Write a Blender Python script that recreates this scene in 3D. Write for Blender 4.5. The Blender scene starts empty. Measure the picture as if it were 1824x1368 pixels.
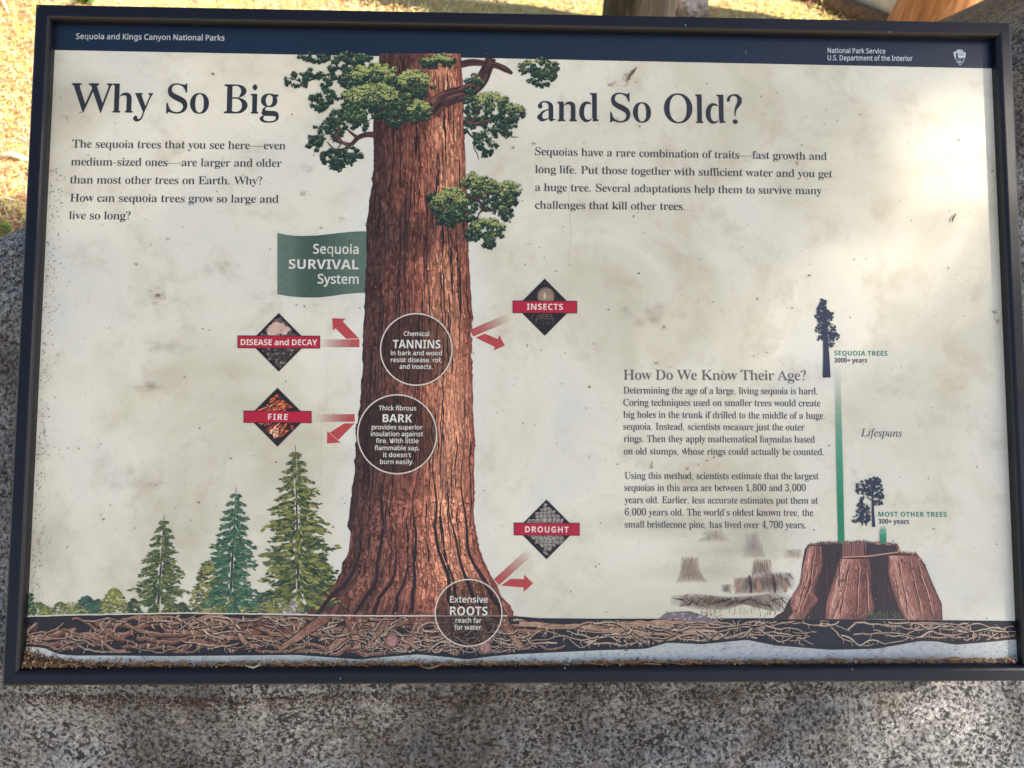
# A weathered interpretive sign about giant trees, mounted low on a granite boulder in a sunlit forest clearing.
import bpy, bmesh, math, random
from mathutils import Vector, Matrix, noise
from mathutils.geometry import tessellate_polygon

sc = bpy.context.scene
col = sc.collection
R = math.radians

# ---------------------------------------------------------------- camera, world, sun, exposure
TILT = R(45)                                     # the sign leans back 45 degrees
SIGN_Z = 1.0
PM = Matrix.Translation((0, 0, SIGN_Z)) @ Matrix.Rotation(TILT, 4, 'X')    # sign frame -> world
CAM_R = Vector((0.99953224, 0.00344163, 0.03038836))      # camera axes in the sign's own frame
CAM_D = Vector((0.00580428, -0.99693597, -0.07800626))
CAM_F = Vector((0.03002678, 0.07814615, -0.99648962))
CAM_P = Vector((-0.0419408, -0.10615418, 0.79187911))
FOC = 1495.0                                     # focal length in photo pixels (1824 wide)
cam = bpy.data.cameras.new('camera')
camo = bpy.data.objects.new('camera', cam); col.objects.link(camo)
m3 = Matrix((CAM_R, -CAM_D, -CAM_F)).transposed().to_4x4()
camo.matrix_world = PM @ Matrix.Translation(CAM_P) @ m3
cam.sensor_width = 36.0; cam.lens = 36.0 * FOC / 1824.0
cam.clip_start = 0.02; cam.clip_end = 500
cam.dof.use_dof = True; cam.dof.focus_distance = 0.80; cam.dof.aperture_fstop = 12.0
sc.camera = camo

SUN = (PM.to_3x3() @ Vector((1.15, 0.42, 1.0))).normalized()     # direction towards the sun
SUN_EL = math.asin(SUN.z); SUN_AZ = math.atan2(SUN.x, SUN.y)
world = bpy.data.worlds.new('World'); sc.world = world; world.use_nodes = True
wn = world.node_tree
bg = wn.nodes['Background']
sky = wn.nodes.new('ShaderNodeTexSky'); sky.sky_type = 'NISHITA'; sky.sun_disc = False
sky.sun_elevation = SUN_EL; sky.sun_rotation = SUN_AZ
sky.air_density = 1.0; sky.dust_density = 2.5; sky.ozone_density = 1.0; sky.altitude = 1800
tint = wn.nodes.new('ShaderNodeMix'); tint.data_type = 'RGBA'; tint.blend_type = 'MULTIPLY'     # camera balanced for open shade
tint.inputs[0].default_value = 1.0; tint.inputs[7].default_value = (1.15, 1.0, 0.82, 1)
wn.links.new(sky.outputs[0], tint.inputs[6]); wn.links.new(tint.outputs[2], bg.inputs[0]); bg.inputs[1].default_value = 0.094
sc.cycles.transparent_max_bounces = 48
sl = bpy.data.lights.new('sun', 'SUN'); sl.energy = 5.0; sl.angle = R(0.53); sl.color = (1.0, 0.90, 0.74)
so = bpy.data.objects.new('sun', sl); col.objects.link(so)
so.rotation_euler = SUN.to_track_quat('Z', 'Y').to_euler(); so.location = (6, -4, 8)
vs = sc.view_settings
vs.view_transform = 'Standard'; vs.look = 'None'; vs.gamma = 1.0; vs.use_curve_mapping = False
vs.exposure = 1.78

# ---------------------------------------------------------------- helpers
rng = random.Random(7)
def U(a, b): return rng.uniform(a, b)
def lin(c): return c / 12.92 if c <= 0.04045 else ((c + 0.055) / 1.055) ** 2.4
def C(r, g, b, a=1.0): return (lin(r / 255), lin(g / 255), lin(b / 255), a)
def mixc(a, b, t): return tuple(a[i] + (b[i] - a[i]) * t for i in range(4))
def lerp(tab, t):
    if t <= tab[0][0]: return tab[0][1]
    for (a, va), (b, vb) in zip(tab, tab[1:]):
        if t <= b: return va + (vb - va) * (t - a) / (b - a)
    return tab[-1][1]
def sm(a, b, x):
    x = min(1, max(0, (x - a) / (b - a))); return x * x * (3 - 2 * x)
def ray(px, py):                                  # in the sign's frame
    return (CAM_R * ((px - 912) / FOC) + CAM_D * ((py - 684) / FOC) + CAM_F)
FACE = -0.011                                     # the printed face lies this far behind the frame's front
def P(px, py, z=FACE):
    d = ray(px, py); t = (z - CAM_P.z) / d.z
    return CAM_P.x + d.x * t, CAM_P.y + d.y * t
def ground(px, py, z=0.0):
    o = PM @ CAM_P; d = PM.to_3x3() @ ray(px, py); t = (z - o.z) / d.z
    return o + d * t
def at_depth(px, py, dist):
    o = PM @ CAM_P; d = (PM.to_3x3() @ ray(px, py)).normalized()
    return o + d * dist

def nd(nt, kind, **kw):
    n = nt.nodes.new(kind)
    for k, v in kw.items():
        if k == 'inp':
            for i, x in v.items(): n.inputs[i].default_value = x
        else: setattr(n, k, v)
    return n
def ramp(nt, stops):
    n = nt.nodes.new('ShaderNodeValToRGB'); e = n.color_ramp.elements
    while len(e) < len(stops): e.new(0.5)
    for x, (p, c) in zip(e, stops): x.position = p; x.color = c
    return n
def newmat(name):
    m = bpy.data.materials.new(name); m.use_nodes = True
    nt = m.node_tree; return m, nt, nt.nodes['Principled BSDF'], nt.nodes['Material Output']
def noise_node(nt, vec, scale, detail=4, rough=0.55, dist=0.0):
    n = nd(nt, 'ShaderNodeTexNoise', inp={'Scale': scale, 'Detail': detail, 'Roughness': rough, 'Distortion': dist})
    if vec: nt.links.new(vec, n.inputs['Vector'])
    return n
def mixrgb(nt, fac, a, b, mode='MIX'):
    n = nd(nt, 'ShaderNodeMix', data_type='RGBA', blend_type=mode)
    for sock, v in ((n.inputs[0], fac), (n.inputs[6], a), (n.inputs[7], b)):
        if isinstance(v, (int, float, tuple)): sock.default_value = v
        else: nt.links.new(v, sock)
    return n.outputs[2]
def bump(nt, bs, h, strength, dist):
    b = nd(nt, 'ShaderNodeBump', inp={'Strength': strength, 'Distance': dist})
    nt.links.new(h, b.inputs['Height']); nt.links.new(b.outputs[0], bs.inputs['Normal'])

# ---- materials
def mat_print(name, alpha):
    m, nt, bs, out = newmat(name)
    a = nd(nt, 'ShaderNodeAttribute', attribute_name='ink'); tc = nd(nt, 'ShaderNodeTexCoord')
    n = noise_node(nt, tc.outputs['Object'], 260, 3)
    r = ramp(nt, [(0.3, (0.88, 0.88, 0.88, 1)), (0.7, (1.08, 1.08, 1.08, 1))]); nt.links.new(n.outputs[0], r.inputs[0])
    c = mixrgb(nt, 1.0, a.outputs['Color'], r.outputs[0], 'MULTIPLY')
    nt.links.new(c, bs.inputs['Base Color'])
    bs.inputs['Roughness'].default_value = 0.33
    if alpha:
        nt.links.new(a.outputs['Alpha'], bs.inputs['Alpha'])
    return m
M_INK = mat_print('printed_ink', False)
M_VEIL = mat_print('printed_tint', True)

def mat_panel(name, halo):
    m, nt, bs, out = newmat(name)
    tc = nd(nt, 'ShaderNodeTexCoord'); v = tc.outputs['Object']
    big = noise_node(nt, v, 5.5, 5, 0.6, 0.6)
    r1 = ramp(nt, [(0.30, C(190, 184, 164)), (0.44, C(210, 205, 187)), (0.56, C(221, 217, 202)), (0.72, C(208, 208, 202))])
    nt.links.new(big.outputs[0], r1.inputs[0])
    mid = noise_node(nt, v, 24, 6, 0.7, 0.3)
    r2 = ramp(nt, [(0.52, (0, 0, 0, 1)), (0.74, (1, 1, 1, 1))]); nt.links.new(mid.outputs[0], r2.inputs[0])
    c = mixrgb(nt, 0.0, r1.outputs[0], C(168, 152, 128))
    f = nd(nt, 'ShaderNodeMath', operation='MULTIPLY', inp={1: 0.42}); nt.links.new(r2.outputs[0], f.inputs[0])
    nt.links.new(f.outputs[0], c.node.inputs[0])
    fine = noise_node(nt, v, 170, 4, 0.75)
    r3 = ramp(nt, [(0.62, (0, 0, 0, 1)), (0.74, (1, 1, 1, 1))]); nt.links.new(fine.outputs[0], r3.inputs[0])
    f2 = nd(nt, 'ShaderNodeMath', operation='MULTIPLY', inp={1: 0.40}); nt.links.new(r3.outputs[0], f2.inputs[0])
    c2 = mixrgb(nt, f2.outputs[0], c, C(140, 122, 100))
    if halo:                                      # printed pale halo, fading into the panel's own colour
        at = nd(nt, 'ShaderNodeAttribute', attribute_name='ink'); c2 = mixrgb(nt, at.outputs['Alpha'], c2, at.outputs['Color'])
    nt.links.new(c2, bs.inputs['Base Color'])
    rr = ramp(nt, [(0.3, (0.28, 0.28, 0.28, 1)), (0.7, (0.42, 0.42, 0.42, 1))]); nt.links.new(mid.outputs[0], rr.inputs[0])
    nt.links.new(rr.outputs[0], bs.inputs['Roughness'])
    return m
M_PANEL = mat_panel('weathered_panel', False)
M_HALO = mat_panel('weathered_panel_halo', True)

def mat_frame():
    m, nt, bs, out = newmat('powder_coated_aluminium')
    tc = nd(nt, 'ShaderNodeTexCoord'); v = tc.outputs['Object']
    n = noise_node(nt, v, 30, 5, 0.7)
    r = ramp(nt, [(0.35, C(9, 11, 22)), (0.6, C(12, 14, 26)), (0.8, C(30, 30, 34))]); nt.links.new(n.outputs[0], r.inputs[0])
    du = noise_node(nt, v, 420, 3, 0.8); rd = ramp(nt, [(0.66, (0, 0, 0, 1)), (0.74, (1, 1, 1, 1))]); nt.links.new(du.outputs[0], rd.inputs[0])
    mps = nd(nt, 'ShaderNodeMapping', inp={'Scale': (14, 240, 30), 'Rotation': (0, 0, 0.5)}); nt.links.new(v, mps.inputs[0])
    sn = noise_node(nt, mps.outputs[0], 3.0, 3, 0.6); rs = ramp(nt, [(0.70, (0, 0, 0, 1)), (0.74, (0.5, 0.5, 0.5, 1))]); nt.links.new(sn.outputs[0], rs.inputs[0])
    mx = nd(nt, 'ShaderNodeMath', operation='MAXIMUM'); nt.links.new(rd.outputs[0], mx.inputs[0]); nt.links.new(rs.outputs[0], mx.inputs[1])
    ms = nd(nt, 'ShaderNodeMath', operation='MULTIPLY', inp={1: 0.5}); nt.links.new(mx.outputs[0], ms.inputs[0])
    nt.links.new(mixrgb(nt, ms.outputs[0], r.outputs[0], C(112, 108, 104)), bs.inputs['Base Color'])
    bs.inputs['Roughness'].default_value = 0.34; bs.inputs['Specular IOR Level'].default_value = 0.4
    f = noise_node(nt, v, 900, 2); bump(nt, bs, f.outputs[0], 0.35, 0.0006)
    return m
M_FRAME = mat_frame()

def mat_granite():
    m, nt, bs, out = newmat('speckled_granite')
    tc = nd(nt, 'ShaderNodeTexCoord'); v = tc.outputs['Object']
    wob = noise_node(nt, v, 210, 4, 0.7)
    add = nd(nt, 'ShaderNodeVectorMath', operation='MULTIPLY_ADD', inp={1: (0.008, 0.008, 0.008)})
    nt.links.new(wob.outputs['Color'], add.inputs[0]); nt.links.new(v, add.inputs[2])
    vor = nd(nt, 'ShaderNodeTexVoronoi', inp={'Scale': 360.0}); nt.links.new(add.outputs[0], vor.inputs['Vector'])
    sep = nd(nt, 'ShaderNodeSeparateColor'); nt.links.new(vor.outputs['Color'], sep.inputs[0])
    # pale feldspar and grey quartz grade into each other; dark mica flecks lie in drifts
    n2 = noise_node(nt, v, 240, 6, 0.75)
    g = ramp(nt, [(0.35, C(70, 69, 70)), (0.45, C(142, 142, 143)), (0.52, C(194, 194, 195)), (0.64, C(238, 237, 236))]); nt.links.new(n2.outputs[0], g.inputs[0])
    drift = noise_node(nt, v, 26, 5, 0.7)
    thr = nd(nt, 'ShaderNodeMapRange', inp={1: 0.38, 2: 0.66, 3: 0.08, 4: 0.44}); nt.links.new(drift.outputs[0], thr.inputs[0])
    lt = nd(nt, 'ShaderNodeMath', operation='LESS_THAN'); nt.links.new(sep.outputs[0], lt.inputs[0]); nt.links.new(thr.outputs[0], lt.inputs[1])
    fl = nd(nt, 'ShaderNodeMath', operation='MULTIPLY', inp={1: 0.86}); nt.links.new(lt.outputs[0], fl.inputs[0])
    c = mixrgb(nt, fl.outputs[0], g.outputs[0], C(30, 29, 31))
    n3 = noise_node(nt, v, 5.5, 8, 0.72, 0.6)
    r3 = ramp(nt, [(0.36, (0.28, 0.27, 0.28, 1)), (0.47, (0.60, 0.59, 0.61, 1)), (0.61, (1.08, 1.09, 1.11, 1))]); nt.links.new(n3.outputs[0], r3.inputs[0])
    c = mixrgb(nt, 1.0, c, r3.outputs[0], 'MULTIPLY')
    n4 = noise_node(nt, v, 9.0, 7, 0.7, 0.8)
    r4 = ramp(nt, [(0.50, (0, 0, 0, 1)), (0.66, (1, 1, 1, 1))]); nt.links.new(n4.outputs[0], r4.inputs[0])
    f4 = nd(nt, 'ShaderNodeMath', operation='MULTIPLY', inp={1: 0.5}); nt.links.new(r4.outputs[0], f4.inputs[0])
    c = mixrgb(nt, f4.outputs[0], c, C(88, 68, 50))
    n5 = noise_node(nt, v, 2.2, 3, 0.5)
    sepx = nd(nt, 'ShaderNodeSeparateXYZ'); nt.links.new(v, sepx.inputs[0])
    # tan weathering crust towards the boulder's high end
    ml = nd(nt, 'ShaderNodeMapRange', inp={1: 0.12, 2: 0.45}); nt.links.new(sepx.outputs[1], ml.inputs[0])
    c = mixrgb(nt, ml.outputs[0], c, mixrgb(nt, 1.0, c, C(178, 148, 104), 'MULTIPLY'))
    nt.links.new(c, bs.inputs['Base Color'])
    bs.inputs['Roughness'].default_value = 0.72
    hm = nd(nt, 'ShaderNodeMath', operation='MULTIPLY_ADD', inp={1: 2.0}); nt.links.new(n2.outputs[0], hm.inputs[0]); nt.links.new(drift.outputs[0], hm.inputs[2])
    bump(nt, bs, hm.outputs[0], 0.9, 0.006)
    return m
M_GRANITE = mat_granite()

def mat_vcol(name, rough=0.8, scale=60, spec=0.3):
    m, nt, bs, out = newmat(name)
    a = nd(nt, 'ShaderNodeAttribute', attribute_name='ink'); tc = nd(nt, 'ShaderNodeTexCoord')
    n = noise_node(nt, tc.outputs['Object'], scale, 4)
    r = ramp(nt, [(0.3, (0.8, 0.8, 0.8, 1)), (0.7, (1.12, 1.12, 1.12, 1))]); nt.links.new(n.outputs[0], r.inputs[0])
    nt.links.new(mixrgb(nt, 1.0, a.outputs['Color'], r.outputs[0], 'MULTIPLY'), bs.inputs['Base Color'])
    bs.inputs['Roughness'].default_value = rough; bs.inputs['Specular IOR Level'].default_value = spec
    return m
M_PLANT = mat_vcol('dry_plant_matter')
M_LEAF = mat_vcol('evergreen_foliage', 0.6, 20)

def mat_ground():
    m, nt, bs, out = newmat('forest_soil')
    tc = nd(nt, 'ShaderNodeTexCoord'); v = tc.outputs['Object']
    n1 = noise_node(nt, v, 1.6, 6, 0.65, 0.4)
    r1 = ramp(nt, [(0.34, C(202, 152, 112)), (0.48, C(220, 186, 134)), (0.58, C(214, 200, 122)), (0.72, C(186, 194, 102))])
    nt.links.new(n1.outputs[0], r1.inputs[0])
    n2 = noise_node(nt, v, 55, 6, 0.75, 0.5)
    r2 = ramp(nt, [(0.3, (0.55, 0.52, 0.5, 1)), (0.6, (1.1, 1.1, 1.1, 1))]); nt.links.new(n2.outputs[0], r2.inputs[0])
    nt.links.new(mixrgb(nt, 1.0, r1.outputs[0], r2.outputs[0], 'MULTIPLY'), bs.inputs['Base Color'])
    bs.inputs['Roughness'].default_value = 0.9
    bump(nt, bs, n2.outputs[0], 0.9, 0.02)
    return m
M_GROUND = mat_ground()

def mat_wood(name, stops, stretch, rough=0.75, bumpd=0.004):
    m, nt, bs, out = newmat(name)
    tc = nd(nt, 'ShaderNodeTexCoord')
    mp = nd(nt, 'ShaderNodeMapping', inp={'Scale': stretch}); nt.links.new(tc.outputs['Object'], mp.inputs[0])
    n = noise_node(nt, mp.outputs[0], 6, 8, 0.7, 0.7)
    r = ramp(nt, stops); nt.links.new(n.outputs[0], r.inputs[0])
    nt.links.new(r.outputs[0], bs.inputs['Base Color']); bs.inputs['Roughness'].default_value = rough
    bump(nt, bs, n.outputs[0], 0.8, bumpd)
    return m
M_BARK = mat_wood('grey_brown_bark', [(0.3, C(14, 11, 6)), (0.5, C(30, 24, 15)), (0.7, C(50, 41, 27))], (3, 3, 0.6), 0.85, 0.02)
M_PALEWOOD = mat_wood('bleached_wood', [(0.3, C(176, 158, 130)), (0.5, C(208, 196, 172)), (0.7, C(222, 212, 192))], (0.5, 4, 4))
M_REDWOOD = mat_wood('orange_weathered_wood', [(0.3, C(96, 58, 28)), (0.48, C(150, 98, 54)), (0.6, C(176, 122, 74)), (0.75, C(190, 142, 98))], (4, 4, 0.5))
M_DARKWOOD = mat_wood('brown_weathered_wood', [(0.3, C(70, 48, 30)), (0.5, C(112, 82, 52)), (0.7, C(150, 116, 78))], (0.5, 4, 4))

def link(name, me, mat, parent=None, smooth=False):
    me.materials.append(mat)
    if smooth: me.polygons.foreach_set('use_smooth', [True] * len(me.polygons))
    o = bpy.data.objects.new(name, me); col.objects.link(o)
    if parent is not None: o.parent = parent
    return o
def tag(o, label, cat, group=None, kind=None):
    if label: o['label'] = label
    if cat: o['category'] = cat
    if group: o['group'] = group
    if kind: o['kind'] = kind
    return o
def empty(name, loc, rot=(0, 0, 0)):
    o = bpy.data.objects.new(name, None); col.objects.link(o); o.location = loc; o.rotation_euler = rot
    o.empty_display_size = 0.1
    return o
def inside(pt, Q):
    c = False; x, y = pt
    for i in range(len(Q)):
        x1, y1 = Q[i - 1]; x2, y2 = Q[i]
        if (y1 > y) != (y2 > y) and x < (x2 - x1) * (y - y1) / (y2 - y1) + x1: c = not c
    return c

class Mesh:                                       # coloured faces gathered into one mesh
    def __init__(s): s.v = []; s.f = []; s.c = []
    def add(s, pts, cols, faces=None):
        b = len(s.v); s.v += pts
        s.c += cols if isinstance(cols, list) else [cols] * len(pts)
        s.f += [tuple(b + i for i in f) for f in (faces or [range(len(pts))])]
    def build(s, name, mat, parent=None, smooth=False):
        me = bpy.data.meshes.new(name); me.from_pydata(s.v, [], s.f)
        a = me.color_attributes.new('ink', 'FLOAT_COLOR', 'POINT')
        a.data.foreach_set('color', [x for c in s.c for x in c])
        return link(name, me, mat, parent, smooth)

class Art(Mesh):                                  # flat printed artwork, drawn in photo pixels on the panel's plane
    def __init__(s, z0, span=0.0001, n=2000):
        super().__init__(); s.z = FACE + .00016 + z0 * 1e-3; s.dz = span / n
    def up(s): s.z += s.dz
    def pt(s, x, y): return (*P(x, y), s.z)
    def poly(s, Q, c):                            # any simple polygon, one colour or one per corner
        s.up(); pts = [s.pt(*q) for q in Q]
        f = [tuple(range(len(Q)))] if len(Q) < 5 else tessellate_polygon([[Vector((q[0], q[1], 0)) for q in Q]])
        s.add(pts, c, f)
    def ribbon(s, Q, W, c):                       # a stroke: centre line, width(s), colour(s)
        s.up(); n = len(Q); L = []; 
        for i in range(n):
            a = Q[max(0, i - 1)]; b = Q[min(n - 1, i + 1)]
            dx, dy = b[0] - a[0], b[1] - a[1]; l = math.hypot(dx, dy) or 1
            w = (W[i] if isinstance(W, (list, tuple)) else W) / 2
            L.append(s.pt(Q[i][0] - dy / l * w, Q[i][1] + dx / l * w)); L.append(s.pt(Q[i][0] + dy / l * w, Q[i][1] - dx / l * w))
        cc = [x for x in c for _ in (0, 1)] if isinstance(c, list) else c
        s.add(L, cc, [(2 * i, 2 * i + 1, 2 * i + 3, 2 * i + 2) for i in range(n - 1)])
    def blob(s, x, y, r, c, n=7, k=0.35, sx=1.0, sy=1.0):
        o = U(0, 6.28)
        s.poly_fan([(x + math.cos(o + 6.283 * i / n) * r * sx * U(1 - k, 1 + k), y + math.sin(o + 6.283 * i / n) * r * sy * U(1 - k, 1 + k)) for i in range(n)], (x, y), c)
    def poly_fan(s, Q, ctr, c, edge=None):
        s.up(); n = len(Q)
        s.add([s.pt(*q) for q in Q] + [s.pt(*ctr)], [edge or c] * n + [c], [(i, (i + 1) % n, n) for i in range(n)])
    def disc(s, x, y, r, c, n=72, edge=None):
        s.poly_fan([(x + r * math.cos(6.2832 * i / n), y + r * math.sin(6.2832 * i / n)) for i in range(n)], (x, y), c, edge)
    def ring(s, x, y, r, w, c, n=96):
        s.ribbon([(x + r * math.cos(6.28319 * i / n), y + r * math.sin(6.28319 * i / n)) for i in range(n + 1)], w, c)

def jit(c, k): f = 1 + U(-k, k); return (c[0] * f, c[1] * f * (1 + U(-k, k) * .15), c[2] * f, c[3])

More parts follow.
